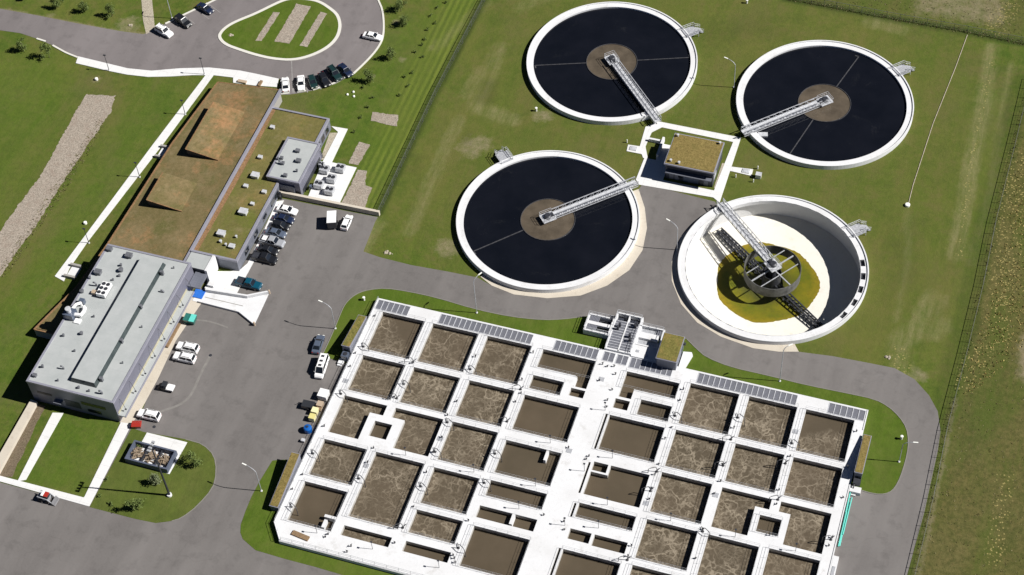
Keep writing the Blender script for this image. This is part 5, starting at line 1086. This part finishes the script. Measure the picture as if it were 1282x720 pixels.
for a in ((54.0, 14.4, 'short deck lamp on the central deck, the one farthest north'), (54.1, 29.3, 'short deck lamp in the middle of the central deck'), (54.0, 42.0, 'short deck lamp on the central deck, the one nearest the photo bottom'),
          (33.5, 35.5, 'short walkway lamp west of the central deck on the third long cross walk'), (46.0, 35.2, 'short walkway lamp on the third cross walk just west of the central deck'), (44.5, 41.0, 'short walkway lamp on the fourth cross walk just west of the central deck'), (60.5, 35.4, 'short walkway lamp on the third cross walk just east of the central deck'), (60.3, 40.8, 'short walkway lamp on the fourth cross walk just east of the central deck'),
          (73, 35.4, 'short walkway lamp between the pair of foam cells east of the central deck'), (85.5, 35.4, 'short walkway lamp just west of the small square well in the east'), (97, 35.2, 'short walkway lamp just east of the small square well in the east'), (19.3, 35.5, 'short walkway lamp east of the small square well in the west'),
          (9.0, 56.9, 'short deck lamp near the southwest corner of the basin'), (20.5, 57.2, 'short deck lamp on the south deck beside two dark valves'), (34, 57.4, 'short deck lamp on the south deck, farthest east of those on it'), (45.8, 24.9, 'short walkway lamp on the wide cross walk west of the central deck'), (58.5, 24.9, 'short walkway lamp on the wide cross walk east of the central deck')):
    deck_lamp(*a)

# ------------------------------------------------------------------ fences
def fence(pts, label, gap=3.0, h=1.8, w_=.09):
    p0 = pts[0]; t = thing('wire_fence', (p0[0], p0[1], 0), label, 'fence'); mesh = MB(); posts = []
    for a, b in zip(pts[:-1], pts[1:]):
        n = max(1, round(math.dist(a, b)/gap))
        for i in range(n): posts.append((a[0]+(b[0]-a[0])*i/n, a[1]+(b[1]-a[1])*i/n))
        d = Vector((b[0]-a[0], b[1]-a[1], 0)); 
        for z in np.linspace(.2, h-.06, 4): mesh.bar((a[0], a[1], z), (b[0], b[1], z), .018)
        m_ = int(d.length/1.0)
        for i in range(m_): f = i/m_; mesh.bar((a[0]+d.x*f, a[1]+d.y*f, .1), (a[0]+d.x*f, a[1]+d.y*f, h-.06), .016)
        mesh.bar((a[0], a[1], h), (b[0], b[1], h), .06)
    posts.append(pts[-1]); mesh.build('wire_mesh', M['wire'], t)
    for x, y in posts[:100]: MB().tube([(x, y, 0), (x, y, h+.1)], w_/2, 6).build('post', M['wire'], t)
def resample(pts, n): 
    P_ = np.array(pts); d = np.r_[0, np.cumsum(np.linalg.norm(np.diff(P_, axis=0), axis=1))]; return [tuple(np.array([np.interp(s_, d, P_[:, 0]), np.interp(s_, d, P_[:, 1])])) for s_ in np.linspace(0, d[-1], n)]
fence(FENCE_W, 'dark wire fence in tall grass running diagonally up to the top edge')
fence(FENCE_N, 'dark wire fence along the rough field at the top right corner')
fence(FENCE_E, 'dark wire fence down the right side along the rough prairie')

# ------------------------------------------------------------------ plants
def leafy(name, px, h, cr, label, cat, group, mat='leaf', n=260, loc=None):
    x, y = loc or at(*px); t = thing(name, (x, y, 0), label, cat, group)
    tr = MB(); tr.tube([(0, 0, 0), (random.uniform(-.05, .05), 0, h*.45), (random.uniform(-.1, .1), .05, h*.85)], .04+h*.008, 7, .015)
    for i in range(5):
        a_ = i*1.3; z_ = h*(.35+.09*i); tr.tube([(0, 0, z_), (cr*.6*math.cos(a_), cr*.6*math.sin(a_), z_+h*.16)], .022, 5, .008)
    tr.build('trunk', M['bark'], t, local=True)
    cw = MB(); clumps = [(random.gauss(0, cr*.42), random.gauss(0, cr*.42), h*.58+random.gauss(0, h*.19), random.uniform(.3, .6)*cr) for _ in range(9)]
    for i in range(n):
        c = random.choice(clumps); p_ = Vector((c[0]+random.gauss(0, c[3]*.6), c[1]+random.gauss(0, c[3]*.6), max(h*.25, c[2]+random.gauss(0, c[3]*.7))))
        s_ = random.uniform(.10, .20); nrm = Vector((random.gauss(0, 1), random.gauss(0, 1), random.gauss(.4, 1))).normalized(); a = nrm.orthogonal().normalized(); b = nrm.cross(a)
        cw.add([p_+a*s_, p_+b*s_*.6, p_-a*s_, p_-b*s_*.6], [(0, 1, 2, 3)])
    cw.build('crown', M[mat], t, local=True)
for a in (((32, -1), 3.2, .95, 'young tree at the top left corner, leftmost of the row'), ((74, 9), 3.6, 1.6, 'young tree beyond the entrance road, second of the row from left'), ((107, 14), 3.8, 1.5, 'young tree beyond the entrance road, third of the row from left'), ((141, 20), 4.2, 1.5, 'young tree beyond the entrance road, nearest the gravel drive'),
          ((30, 64), 4.0, 1.4, 'slim young tree on the lawn at far left below the road'), ((62, 72), 4.2, 1.5, 'slim young tree on the lawn by the kerb end below the road'),
          ((502, 14), 3.0, 1.6, 'young tree right of the loop road, highest of its row'), ((505, 31), 3.0, 1.6, 'young tree right of the loop road with a pale mulch patch, second of its row'), ((490, 75), 3.8, 1.8, 'young tree right of the loop road below the white car'), ((464, 102), 3.6, 1.7, 'young tree right of the curved parking bays, lowest of its row'),
          ((244.5, 582), 3.8, 1.6, 'young tree on the turning island nearest the yard'), ((172.5, 638), 3.8, 1.7, 'young tree at the bottom edge of the turning island')):
    leafy('young_tree', a[0], a[1], a[2]*.75, a[3], 'tree', 'young trees', n=1000)
leafy('young_tree', (194, 606), 3.2, 1.1, 'pale leaved young tree on the island beside the bin pen', 'tree', 'young trees', 'leaf_pale', n=700)
leafy('shrub', (175, 560), 1.0, .6, 'low shrub in the grass west of the bin pen', 'shrub', 'low shrubs', n=60)
# seedlings in the field east of the loop road (copies)
random.seed(11)
sp = [(535, 38), (532, 50), (520, 66), (530, 72), (516, 92), (507, 97), (467, 123), (452, 148), (461, 135), (558, 4), (540, 20), (512, 108), (528, 57), (548, 10), (443, 166), (455, 110), (500, 120), (545, 30), (135, 600), (140, 633), (125, 622), (138, 631)]
proto = None
for i, px in enumerate(sp):
    x, y = at(*px); where = 'in the mown field right of the loop road' if px[0] > 300 else 'in the grass by the white side path'
    lab = 'dark seedling shrub ' + where
    if proto is None:
        leafy('seedling_shrub', px, .55, .30, lab, 'shrub', 'seedling shrubs in the field', n=60); proto = [o for o in col.objects if o.name == 'seedling_shrub'][0]
    else:
        o = proto.copy(); col.objects.link(o); o.location = (x, y, 0); o.rotation_euler[2] = random.uniform(0, 6); o['label'] = lab; o['group'] = 'seedling shrubs in the field' if px[0] > 300 else 'seedling shrubs by the side path'
        for ch in proto.children: c = ch.copy(); col.objects.link(c); c.parent = o
# rough tufts
def tufts(name, poly, n, s0, s1, mat, hh=1.0, seedv=1, dens=None):
    r = np.random.default_rng(seedv); xs = [p_[0] for p_ in poly]; ys = [p_[1] for p_ in poly]
    pts = np.column_stack([r.uniform(min(xs), max(xs), n*3), r.uniform(min(ys), max(ys), n*3)]); pts = pts[inside(pts, poly)][:n]
    mb_v, mb_f = [], []
    for x, y in pts:
        s = r.uniform(s0, s1)
        for k_ in range(3):
            a = r.uniform(0, PI); dx, dy = math.cos(a)*s, math.sin(a)*s; b = len(mb_v); ox, oy = r.normal(0, s*.5, 2)
            mb_v += [(x+ox-dx, y+oy-dy, 0), (x+ox+dx, y+oy+dy, 0), (x+ox+r.normal(0, s*.8), y+oy+r.normal(0, s*.8), s*hh*r.uniform(.8, 1.8))]; mb_f.append((b, b+1, b+2))
    me = bpy.data.meshes.new(name); me.from_pydata(mb_v, [], mb_f); me.materials.append(M[mat]); o = bpy.data.objects.new(name, me); col.objects.link(o); o['kind'] = 'stuff'; return o
epoly = [(x+1.2, y) for x, y in fe]; ep_ = epoly+[(170, epoly[-1][1]), (170, epoly[0][1]+20)]
tag(tufts('prairie_grass', ep_, 3500, .06, .17, 'tuft', .6, 1), 'rough tufted prairie grass beyond the right hand fence', 'grass')
tag(tufts('prairie_grass', [FENCE_N[0], FENCE_N[1], FENCE_N[2], FENCE_N[3], (FENCE_N[3][0], 170), (FENCE_N[0][0]-10, 170)], 4000, .06, .17, 'tuft', .6, 2), 'rough tufted grass in the field at the top right corner', 'grass')
sg = PX([(1275, 190), (1290, 200), (1290, 420), (1250, 470), (1205, 500), (1215, 450), (1240, 380), (1262, 290)])
tag(tufts('seed_heads', sg, 700, .08, .17, 'tuft_gold', 1.0, 3), 'golden seed heads scattered over the prairie by the right edge', 'grass')
for pts, sd_ in ((FENCE_N, 5), (FENCE_E, 6)):
    L_ = [(x-.75, y) for x, y in pts]; R_ = [(x+.5, y) for x, y in pts][::-1]
    if pts is FENCE_N: L_ = [(x, y-.7) for x, y in pts]; R_ = [(x, y+.7) for x, y in pts][::-1]
    tag(tufts('fence_grass', L_+R_, 700, .06, .13, 'tuft', 1.2, sd_), 'uncut dark grass along the foot of the ' + ('diagonal', 'top right', 'right hand')[sd_-4] + ' fence', 'grass')
tag(tufts('bed_plants', PX([(122, 150), (132, 152), (104, 205), (78, 245), (50, 285), (20, 330), (2, 352), (0, 335), (30, 290), (62, 240), (88, 205)]), 700, .08, .17, 'tuft', 1.0, 8), 'rows of small plants in the long mulched bed at left', 'plants')

# ------------------------------------------------------------------ small things on the grass
def lathe_thing(name, px, prof, mat, label, cat, group=None, n=12):
    x, y = at(*px); return tag(MB().lathe(x, y, prof, n).build(name, M[mat]), label, cat, group)
lathe_thing('manhole', (1136, 257.5), [(.55, 0), (.55, .45), (.45, .5), (.01, .52)], 'lampglass', 'white manhole at the lower end of the pale hose on the grass', 'manhole')
hz = MB().tube([(x, y, .06) for x, y in PX([(1211, 44), (1196, 85), (1182, 120), (1168, 155), (1155, 195), (1143, 232), (1137, 256)])], .09, 6); tag(hz.build('hose', M['gravel']), 'long pale hose across the grass right of the tanks', 'hose')
hy = [((121, 100), 'white valve box on the lawn below the entrance walk'), ((107, 280), 'white valve box beside the path lamp near the hall'), ((935, 4), 'white standpipe on the grass at the top edge'), ((456, 376), 'white standpipe on the verge at the basin northwest corner'), ((671.5, 139), 'white marker post on the grass below the topmost tank'), ((164, 32), 'pale rubble pile beside the gravel drive'), ((289, 44), 'pale rubble pile at the tip of the loop island'), ((1128.5, 549.8), 'white marker post on the east end of the basin verge'), ((485, 317), 'white stone on the grass above the yard corner'), ((1111, 448), 'yellowish stone on the grass above the road bend')]
for px, lab in hy:
    if 'rubble' in lab or 'stone' in lab:
        x, y = at(*px); mb = MB()
        for i in range(9): ox, oy, s_ = random.gauss(0, .4), random.gauss(0, .3), random.uniform(.12, .35); mb.lathe(x+ox, y+oy, [(s_, 0), (s_*.9, s_*.5), (s_*.3, s_*.9), (.01, s_*.92)], 7)
        tag(mb.build('rubble_pile' if 'rubble' in lab else 'stone', M['gravel']), lab, 'rubble' if 'rubble' in lab else 'stone')
    else:
        wide = 'box' in lab
        lathe_thing('valve_box' if wide else ('standpipe' if 'standpipe' in lab else 'marker_post'), px, [(.4, 0), (.4, .5), (.3, .6), (.01, .62)] if wide else [(.22, 0), (.22, .9), (.3, .9), (.3, 1.05), (.01, 1.1)], 'lampglass', lab, 'valve box' if wide else 'post')
for px, lab in (((435, 118.7), 'left'), ((442.5, 115.5), 'upper'), ((443, 121), 'lower')):
    lathe_thing('pale_stone', px, [(.3, 0), (.28, .25), (.1, .4), (.01, .42)], 'lampglass', f'small white stone, {lab} of three on the grass below the curved bays', 'stone', 'white stones below the bays')
# wheel stops along the curved bays
for (a, b), lab in zip((((352, 118.3), (362.5, 117)), ((372, 115.8), (383, 114.2)), ((392, 113), (400.5, 110)), ((415, 106), (426, 101)), ((431, 98), (441, 92.5))), ('at the corner by the roof edge', 'below the second white car', 'below the small black car', 'below the black sport utility car', 'at the right end of the bays')):
    p0, p1 = at(*a), at(*b); tag(MB().bar((*p0, .14), (*p1, .14), .35, .22).build('wheel_stop', M['kerb']), 'white concrete wheel stop ' + lab, 'wheel stop', 'wheel stops along the curved bays')
x, y = at(326, 106); tag(MB().box(x-.3, y-.9, .14, x+.3, y+.9, .6).build('bench', M['wood']), 'small timber bench on the walk behind the sod roof', 'bench')
x, y = at(303.5, 103.5); tag(MB().box(x-1.1, y-.4, .14, x+1.1, y+.4, .55).build('planter', M['tan']), 'tan planter box on the walk north of the sod roof', 'planter')

# ------------------------------------------------------------------ vehicles
def loft(mb, secs):
    n = len(secs[0])
    mb.add([p_ for s_ in secs for p_ in s_], [(i*n+j, i*n+(j+1) % n, (i+1)*n+(j+1) % n, (i+1)*n+j) for i in range(len(secs)-1) for j in range(n)] + [tuple(range(n))[::-1], tuple((len(secs)-1)*n+j for j in range(n))])
SPEC = {  # L, W, stations (x, z_top, width factor), greenhouse (x rear base, x rear top, x front top, x front base, z roof)
 'sedan': (4.8, 1.85, [(-2.4, .75, .86), (-2.25, .95, .94), (-1.3, 1.0, 1), (.9, 1.0, 1), (2.0, .85, .96), (2.4, .62, .82)], (-1.75, -1.05, .35, 1.15, 1.47)),
 'hatch': (4.2, 1.8, [(-2.1, .8, .88), (-2.0, 1.0, .95), (-1.2, 1.02, 1), (.8, 1.0, 1), (1.75, .88, .95), (2.1, .65, .82)], (-2.0, -1.6, .3, 1.05, 1.52)),
 'suv': (4.9, 1.95, [(-2.45, .85, .9), (-2.38, 1.12, .96), (-1.2, 1.15, 1), (1.0, 1.15, 1), (2.2, 1.05, .97), (2.45, .75, .86)], (-2.35, -2.05, .35, 1.05, 1.85)),
 'van': (5.4, 2.0, [(-2.7, .95, .93), (-2.65, 1.2, .97), (-1.2, 1.2, 1), (1.4, 1.2, 1), (2.4, 1.05, .96), (2.7, .75, .86)], (-2.66, -2.5, 1.05, 1.9, 2.2)),
 'pickup': (5.7, 2.0, [(-2.85, 1.05, .94), (-2.8, 1.1, .97), (-.7, 1.1, 1), (1.3, 1.12, 1), (2.6, 1.05, .97), (2.85, .78, .88)], (-.75, -.6, .75, 1.35, 1.85))}
def car(px, d, kind, paint_, label, cat, group='parked cars', extra=None, zc=.5, sc=1.0):
    x, y = at(*px, zc); x2, y2 = at(px[0]+d[0]*4, px[1]+d[1]*4, zc); ang = math.atan2(y2-y, x2-x)
    L, W, sts, gh = SPEC[kind]
    nm = {'sedan': 'sedan_car', 'hatch': 'hatchback_car', 'suv': 'utility_car', 'van': 'van', 'pickup': 'pickup_truck'}[kind]
    t = thing(nm, (x, y, .036), label, cat, group, ang); t.scale = (sc, sc, sc)
    hw = W/2; bd = MB(); secs = []
    for (sx, zt, wf) in sts:
        w_ = hw*wf; secs.append([(sx, -w_*.92, .28), (sx, -w_, .5), (sx, -w_*.98, zt*.82), (sx, -w_*.86, zt), (sx, w_*.86, zt), (sx, w_*.98, zt*.82), (sx, w_, .5), (sx, w_*.92, .28)])
    loft(bd, secs)
    rb, rt, ft, fb, zr = gh; zb = 1.0 if kind in ('sedan', 'hatch') else (1.2 if kind == 'van' else 1.12); wb, wt = hw*.86, hw*.70 if kind in ('sedan', 'hatch') else hw*.76
    # roof and pillars
    bd.add([(rt, -wt, zr-.05), (ft, -wt, zr-.05), (ft, wt, zr-.05), (rt, wt, zr-.05), (rt+.08, -wt*.9, zr+.02), (ft-.08, -wt*.9, zr+.02), (ft-.08, wt*.9, zr+.02), (rt+.08, wt*.9, zr+.02)], [(0, 3, 2, 1), (4, 5, 6, 7), (0, 1, 5, 4), (1, 2, 6, 5), (2, 3, 7, 6), (3, 0, 4, 7)])
    for s_ in (-1, 1):
        for (xa, xb) in ((rb, rt), (fb, ft), ((rb+fb)/2-.1, (rt+ft)/2-.1)): bd.bar((xa, s_*(wb-.02), zb-.08), (xb, s_*(wt-.01), zr-.04), .09)
    if kind == 'pickup':
        bd2 = MB().box(-2.72, -hw*.82, 1.1, -.85, hw*.82, 1.125).build('truck_bed', M['dark'] if paint_ != 'white' else M['charcoal_paint'], t, local=True)
        bd.box(-2.83, -hw*.95, 1.05, -.8, -hw*.82, 1.2); bd.box(-2.83, hw*.82, 1.05, -.8, hw*.95, 1.2); bd.box(-2.85, -hw*.95, 1.05, -2.72, hw*.95, 1.2)
    bd.build('body', M[paint_], t, local=True)
    e = .012
    MB().add([(fb, -wb+.06, zb-.06), (fb, wb-.06, zb-.06), (ft, wt-.04, zr-.06), (ft, -wt+.04, zr-.06)], [(0, 1, 2, 3)]).build('windscreen', M['glass'], t, local=True)
    MB().add([(rb, wb-.06, zb-.06), (rb, -wb+.06, zb-.06), (rt, -wt+.04, zr-.06), (rt, wt-.04, zr-.06)], [(0, 1, 2, 3)]).build('rear_window', M['glass'], t, local=True)
    for s_ in (-1, 1):
        q_ = [(rb+.08, s_*wb, zb-.06), (fb-.08, s_*wb, zb-.06), (ft-.05, s_*wt, zr-.06), (rt+.05, s_*wt, zr-.06)]
        MB().add(q_ if s_ < 0 else q_[::-1], [(0, 1, 2, 3)]).build('side_window', M['glass'], t, local=True)
        fx = sts[-1][0]; rx = sts[0][0]
        MB().box(fx-.12, s_*hw*.58-.2, .55, fx+.01, s_*hw*.58+.2, .72).build('headlight', M['lampglass'], t, local=True)
        MB().box(rx-.01, s_*hw*.66-.14, .62, rx+.08, s_*hw*.66+.14, .85).build('tail_light', M['red_glass'], t, local=True)
        MB().box(fb-.35, s_*(hw+.02)-.1, zb-.05, fb-.15, s_*(hw+.02)+.1, zb+.1).build('mirror', M[paint_], t, local=True)
        for wx in (-L*.30, L*.31):
            r_ = .34 if kind in ('sedan', 'hatch') else .39
            wm = MB(); n = 18; yv = s_*(hw-.12)
            vs2 = [(wx+rr*math.cos(2*PI*i/n), yv+dy, r_+rr*math.sin(2*PI*i/n)) for rr, dy in ((r_, -.11), (r_, .11)) for i in range(n)]
            wh = wm.add(vs2, [(i, (i+1) % n, n+(i+1) % n, n+i) for i in range(n)]+[tuple(range(n))[::-1], tuple(range(n, 2*n))]).build('wheel', M['rubber'], t, local=True)
            vs3 = [(wx+r_*.6*math.cos(2*PI*i/n), yv+s_*.118, r_+r_*.6*math.sin(2*PI*i/n)) for i in range(n)]
            MB().add(vs3, [tuple(range(n)) if s_ > 0 else tuple(range(n))[::-1]]).build('rim', M['hub'], wh, local=True)
    if extra: extra(t, zr)
    return t
def roof_vents(t, zr):
    for xx in (-1.7, -.5, .6): MB().box(xx-.22, -.3, zr+.02, xx+.22, .3, zr+.14).build('roof_hatch', M['dark'], t, local=True)
def rack(t, zr):
    rk = MB()
    for s_ in (-.55, .55): rk.bar((-1.6, s_, zr+.09), (.1, s_, zr+.09), .06)
    rk.build('roof_rack', M['dark'], t, local=True)
car((205.5, 40), (16, 9), 'suv', 'white', 'white van like car parked at the corner of the gravel drive', 'car', extra=rack)
car((229.5, 27.5), (12, 8), 'suv', 'black', 'black car in the top left bays next to the white one', 'car')
car((257, 11), (12, 7), 'sedan', 'navy', 'dark blue car in the top left bays nearest the top edge', 'car')
car((466.5, 46), (20, 4), 'sedan', 'white', 'white sedan driving on the loop road by its outer kerb', 'car', 'moving cars')
car((357.5, 106.5), (-1.5, -20), 'sedan', 'white', 'white sedan at the left end of the curved bays beside the walk', 'car')
car((376.8, 104.5), (1, 18), 'sedan', 'white', 'white sedan in the curved bays beside the small black car', 'car')
car((391.5, 103), (5, 15), 'hatch', 'pine', 'small black car in the curved bays right of two white ones', 'car')
car((406, 100), (8, 14), 'sedan', 'black', 'black sedan in the middle of the curved bays', 'car')
car((419, 93), (10, 12), 'suv', 'pine', 'large dark green black car in the curved bays', 'car', extra=rack)
car((432.5, 88.3), (9, 9), 'sedan', 'navy', 'dark blue grey sedan at the right end of the curved bays', 'car')
dr_ = (18, 4.5)
car((359.5, 263.5), dr_, 'sedan', 'white', 'white sedan in the parking row nearest the retaining wall', 'car')
car((355.5, 274.5), dr_, 'sedan', 'navy', 'dark blue sedan directly below the white one in the parking row', 'car')
car((351.5, 283), dr_, 'hatch', 'black', 'small black car third from the retaining wall in the parking row', 'car')
car((345.5, 292.3), dr_, 'sedan', 'greyblue', 'grey sedan between small black car and silver pickup in the parking row', 'car')
car((341, 303.2), dr_, 'pickup', 'silver', 'silver pickup with a pale load in the parking row by the wing', 'pickup truck', extra=lambda t, zr: MB().box(1.0-3.2, -.6, 1.126, 1.0-2.2, .6, 1.4).build('load', M['white'], t, local=True))
car((335.5, 313.8), dr_, 'sedan', 'black', 'black sedan between the silver and the black pickup', 'car')
car((331.5, 324), dr_, 'pickup', 'black', 'black pickup at the lower end of the parking row', 'pickup truck')
car((312, 356), dr_, 'pickup', 'teal', 'teal blue pickup parked beside the white loading ramp', 'pickup truck')
car((434.3, 279), (7, -16), 'hatch', 'white', 'white hatchback below the retaining wall beside the box truck', 'car')
car((235, 436), (-20, -4.5), 'suv', 'white', 'white sport utility car by the hall, upper of the adjoining pair', 'car', extra=rack)
car((231, 448.5), (-20, -4.5), 'suv', 'white', 'white sport utility car by the hall, lower of the adjoining pair', 'car', extra=rack)
car((186.5, 520.5), (-20, -4.5), 'suv', 'white', 'white sport utility car alone at the hall corner by the red box', 'car', extra=rack)
car((398.5, 431.5), (4, -12), 'sedan', 'greyblue', 'blue grey sedan by the tip of the basin verge', 'car')
car((403, 460.5), (-8, 24), 'van', 'white', 'white van with three dark roof hatches beside the basin', 'van', extra=roof_vents)
# small utility cart (wheels helper first)
def wheels(t, xs, yw, r_, wd=.2):
    for wx in xs:
        for s_ in (-1, 1):
            n = 16; vs2 = [(wx+r_*math.cos(2*PI*i/n), s_*yw+dy, r_+r_*math.sin(2*PI*i/n)) for dy in (-wd/2, wd/2) for i in range(n)]; MB().add(vs2, [(i, (i+1) % n, n+(i+1) % n, n+i) for i in range(n)]+[tuple(range(n))[::-1], tuple(range(n, 2*n))]).build('wheel', M['rubber'], t, local=True)
x, y = at(416.5, 279, .5); t = thing('cargo_trailer', (x, y, .036), 'white cargo trailer with shade painted on its sides, parked under the retaining wall', 'trailer', None, math.atan2(at(416, 260)[1]-at(415, 290)[1], at(416, 260)[0]-at(415, 290)[0]))
MB().box(-1.7, -1.0, .55, 1.7, 1.0, 2.45).build('cargo_box', M['charcoal_paint'], t, local=True); MB().box(-1.73, -1.03, 2.45, 1.73, 1.03, 2.55).build('roof', M['white'], t, local=True)  # dark box and rear door colours stand in for a white trailer's shaded sides
MB().box(-1.75, -.8, .6, -1.705, .8, 2.3).build('rear_door', M['dark'], t, local=True)
tb = MB(); tb.bar((1.7, -.6, .5), (3.0, 0, .45), .1); tb.bar((1.7, .6, .5), (3.0, 0, .45), .1); tb.build('tow_bar', M['dark'], t, local=True); wheels(t, (-.45, .35), 1.02, .33)
# small utility cart
def wheels(t, xs, yw, r_, wd=.2):
    for wx in xs:
        for s_ in (-1, 1):
            n = 16; vs2 = [(wx+r_*math.cos(2*PI*i/n), s_*yw+dy, r_+r_*math.sin(2*PI*i/n)) for dy in (-wd/2, wd/2) for i in range(n)]; MB().add(vs2, [(i, (i+1) % n, n+(i+1) % n, n+i) for i in range(n)]+[tuple(range(n))[::-1], tuple(range(n, 2*n))]).build('wheel', M['rubber'], t, local=True)
def hd(px, d): a = at(*px); b = at(px[0]+d[0], px[1]+d[1]); return math.atan2(b[1]-a[1], b[0]-a[0])
x, y = at(208, 485.5, .4); t = thing('utility_cart', (x, y, .036), 'small dark utility cart with a white rear tray alone by the hall', 'cart', None, hd((208, 485), (-20, -4.5)))
mb = MB(); loft(mb, [[(-.2, -.75, .35), (-.2, .75, .35), (-.2, .7, 1.0), (-.2, -.7, 1.0)], [(1.2, -.75, .35), (1.2, .75, .35), (1.1, .65, .95), (1.1, -.65, .95)], [(1.75, -.6, .35), (1.75, .6, .35), (1.7, .5, .6), (1.7, -.5, .6)]]); mb.build('body', M['black'], t, local=True)
MB().box(-1.8, -.75, .6, -.25, .75, .95).build('tray', M['white'], t, local=True); MB().box(-.5, -.65, 1.75, .6, .65, 1.82).build('roof', M['charcoal_paint'], t, local=True)
rb = MB(); [rb.bar((xx, s_*.65, .9), (xx*.9, s_*.6, 1.76), .06) for xx in (-.4, .6) for s_ in (-1, 1)]; rb.build('roll_bar', M['dark'], t, local=True); wheels(t, (-1.2, 1.15), .7, .32)
# skid steer loader
x, y = at(57.5, 623.5, .5); t = thing('skid_loader', (x, y, .036), 'small skid loader with a red and white cab at the bottom left kerb', 'loader', None, hd((57, 623), (20, 6)))
MB().box(-1.5, -.62, .35, .9, .62, 1.15).build('body', M['silver'], t, local=True); MB().box(-.4, -.5, 1.15, .85, .5, 2.0).build('cab', M['dark'], t, local=True); MB().box(.05, -.56, 2.0, .95, .56, 2.1).build('cab_roof', M['red'], t, local=True); MB().box(-.5, -.56, 2.0, .04, .56, 2.1).build('cab_roof', M['white'], t, local=True)
for s_ in (-1, 1): MB().tube([(-1.3, s_*.75, 1.5), (.9, s_*.75, 1.35), (1.5, s_*.75, .7), (1.9, s_*.7, .4)], .1, 6).build('lift_arm', M['silver'], t, local=True)
bk = MB(); loft(bk, [[(1.75, -.95, .1), (1.75, .95, .1), (1.75, .95, .8), (1.75, -.95, .8)], [(2.5, -.95, .08), (2.5, .95, .08), (2.35, .95, .18), (2.35, -.95, .18)]]); bk.build('bucket', M['pipe'], t, local=True); wheels(t, (-.85, .6), .78, .4, .3)
# teal skip, red box
x, y = at(238.5, 401, .5); t = thing('teal_bin', (x, y, .1), 'teal waste bin on the walk edge beside the hall', 'bin', None, hd((238, 401), (20, 4)))
mb = MB(); loft(mb, [[(-1.1, -.8, 0.15), (1.1, -.8, .15), (1.1, .8, .15), (-1.1, .8, .15)], [(-1.25, -.95, 1.3), (1.25, -.95, 1.3), (1.25, .95, 1.3), (-1.25, .95, 1.3)]]); mb.build('body', M['green'], t, local=True)
for s_ in (-.63, .63): MB().box(s_-.58, -.98, 1.3, s_+.58, .98, 1.4).build('lid', M['green'] if s_ < 0 else M['mint'], t, local=True)
wheels(t, (-.8, .8), .7, .12, .08)
x, y = at(171.5, 532.5, .4); t = thing('salt_box', (x, y, .06), 'red grit box on the grass corner by the white car', 'grit box', None, .3)
mb = MB(); loft(mb, [[(-.8, -.55, 0), (.8, -.55, 0), (.8, .55, 0), (-.8, .55, 0)], [(-.95, -.7, .9), (.95, -.7, .9), (.95, .7, .9), (-.95, .7, .9)]]); mb.build('body', M['red'], t, local=True); MB().add([(-1, -.75, .9), (1, -.75, .9), (1, .75, .9), (-1, .75, .9), (-.9, 0, 1.25), (.9, 0, 1.25)], [(0, 1, 5, 4), (2, 3, 4, 5), (1, 2, 5), (3, 0, 4)]).build('lid', M['red'], t, local=True)
# stores by the west wall
def crate(px, s, mat, label, cat, name, lidm=None, a=0.0):
    x, y = at(*px, .4); t = thing(name, (x, y, .036), label, cat, None, a); sx, sy, sz = s
    mb = MB(); mb.box(-sx, -sy, .14, sx, sy, sz); mb.build('body', M[mat], t, local=True)
    for i_ in (-.8, 0, .8): MB().box(-sx, sy*i_-.06, 0, sx, sy*i_+.06, .14).build('skid', M['wood'], t, local=True)
    MB().box(-sx-.03, -sy-.03, sz, sx+.03, sy+.03, sz+.08).build('lid', M[lidm or mat], t, local=True)
crate((405.5, 496), (.95, .95, 1.5), 'white', 'white square tank by the basin west wall, north of the yellow tanks', 'tank', 'storage_tank')
crate((401, 507.5), (.6, .6, 1.0), 'tan', 'tan crate between the white and the yellow tanks', 'crate', 'storage_crate'); crate((399.6, 512.0), (.5, .4, .7), 'tan', 'low brown crate directly above the yellow tanks', 'crate', 'storage_crate', 'wood')
crate((394.7, 516), (.6, .6, 1.2), 'paleyellow', 'pale yellow tank by the basin west wall, upper of two', 'tank', 'storage_tank'); crate((391.5, 524), (.6, .6, 1.2), 'paleyellow', 'pale yellow tank by the basin west wall, lower of two', 'tank', 'storage_tank', 'yellow')
x, y = at(385.5, 537.5, .6); t = thing('blue_drum', (x, y, .036), 'bright blue drum tank against the basin west wall', 'tank'); MB().lathe(x, y, [(.8, .03), (.85, .5), (.85, 1.2), (.7, 1.4), (.3, 1.5), (.01, 1.5)], 20).build('body', M['blue'], t); MB().lathe(x, y, [(.25, 1.5), (.25, 1.62), (.01, 1.63)], 12).build('cap', M['dark'], t)
x, y = at(386.5, 508, .5); t = thing('tool_trailer', (x, y, .036), 'low black trailer west of the yellow tanks', 'trailer', None, hd((386, 508), (20, 4))); MB().box(-1.3, -.8, .45, 1.2, .8, 1.15).build('body', M['charcoal_paint'], t, local=True); MB().bar((-1.3, 0, .5), (-2.6, 0, .45), .1).build('tow_bar', M['dark'], t, local=True); wheels(t, (0,), .85, .32)
crate((379.5, 551.5), (.35, .3, .6), 'steel_lt', 'small grey box on the asphalt below the blue drum', 'box', 'storage_crate')
lathe_thing('drain_cover', (263.5, 445), [(.35, .03), (.35, .045), (.01, .046)], 'dark', 'dark round drain cover in the yard right of the white cars', 'drain cover')
lathe_thing('drain_cover', (193, 534.5), [(.35, .03), (.35, .045), (.01, .046)], 'dark', 'dark round drain cover above the bin pen slab', 'drain cover')
x, y = at(217, 421); tag(MB().box(x-.3, y-3.2, .1, x+.3, y+3.2, .55).build('timber_stack', M['wood']), 'long brown timber stack lying on the walk along the hall', 'timber')
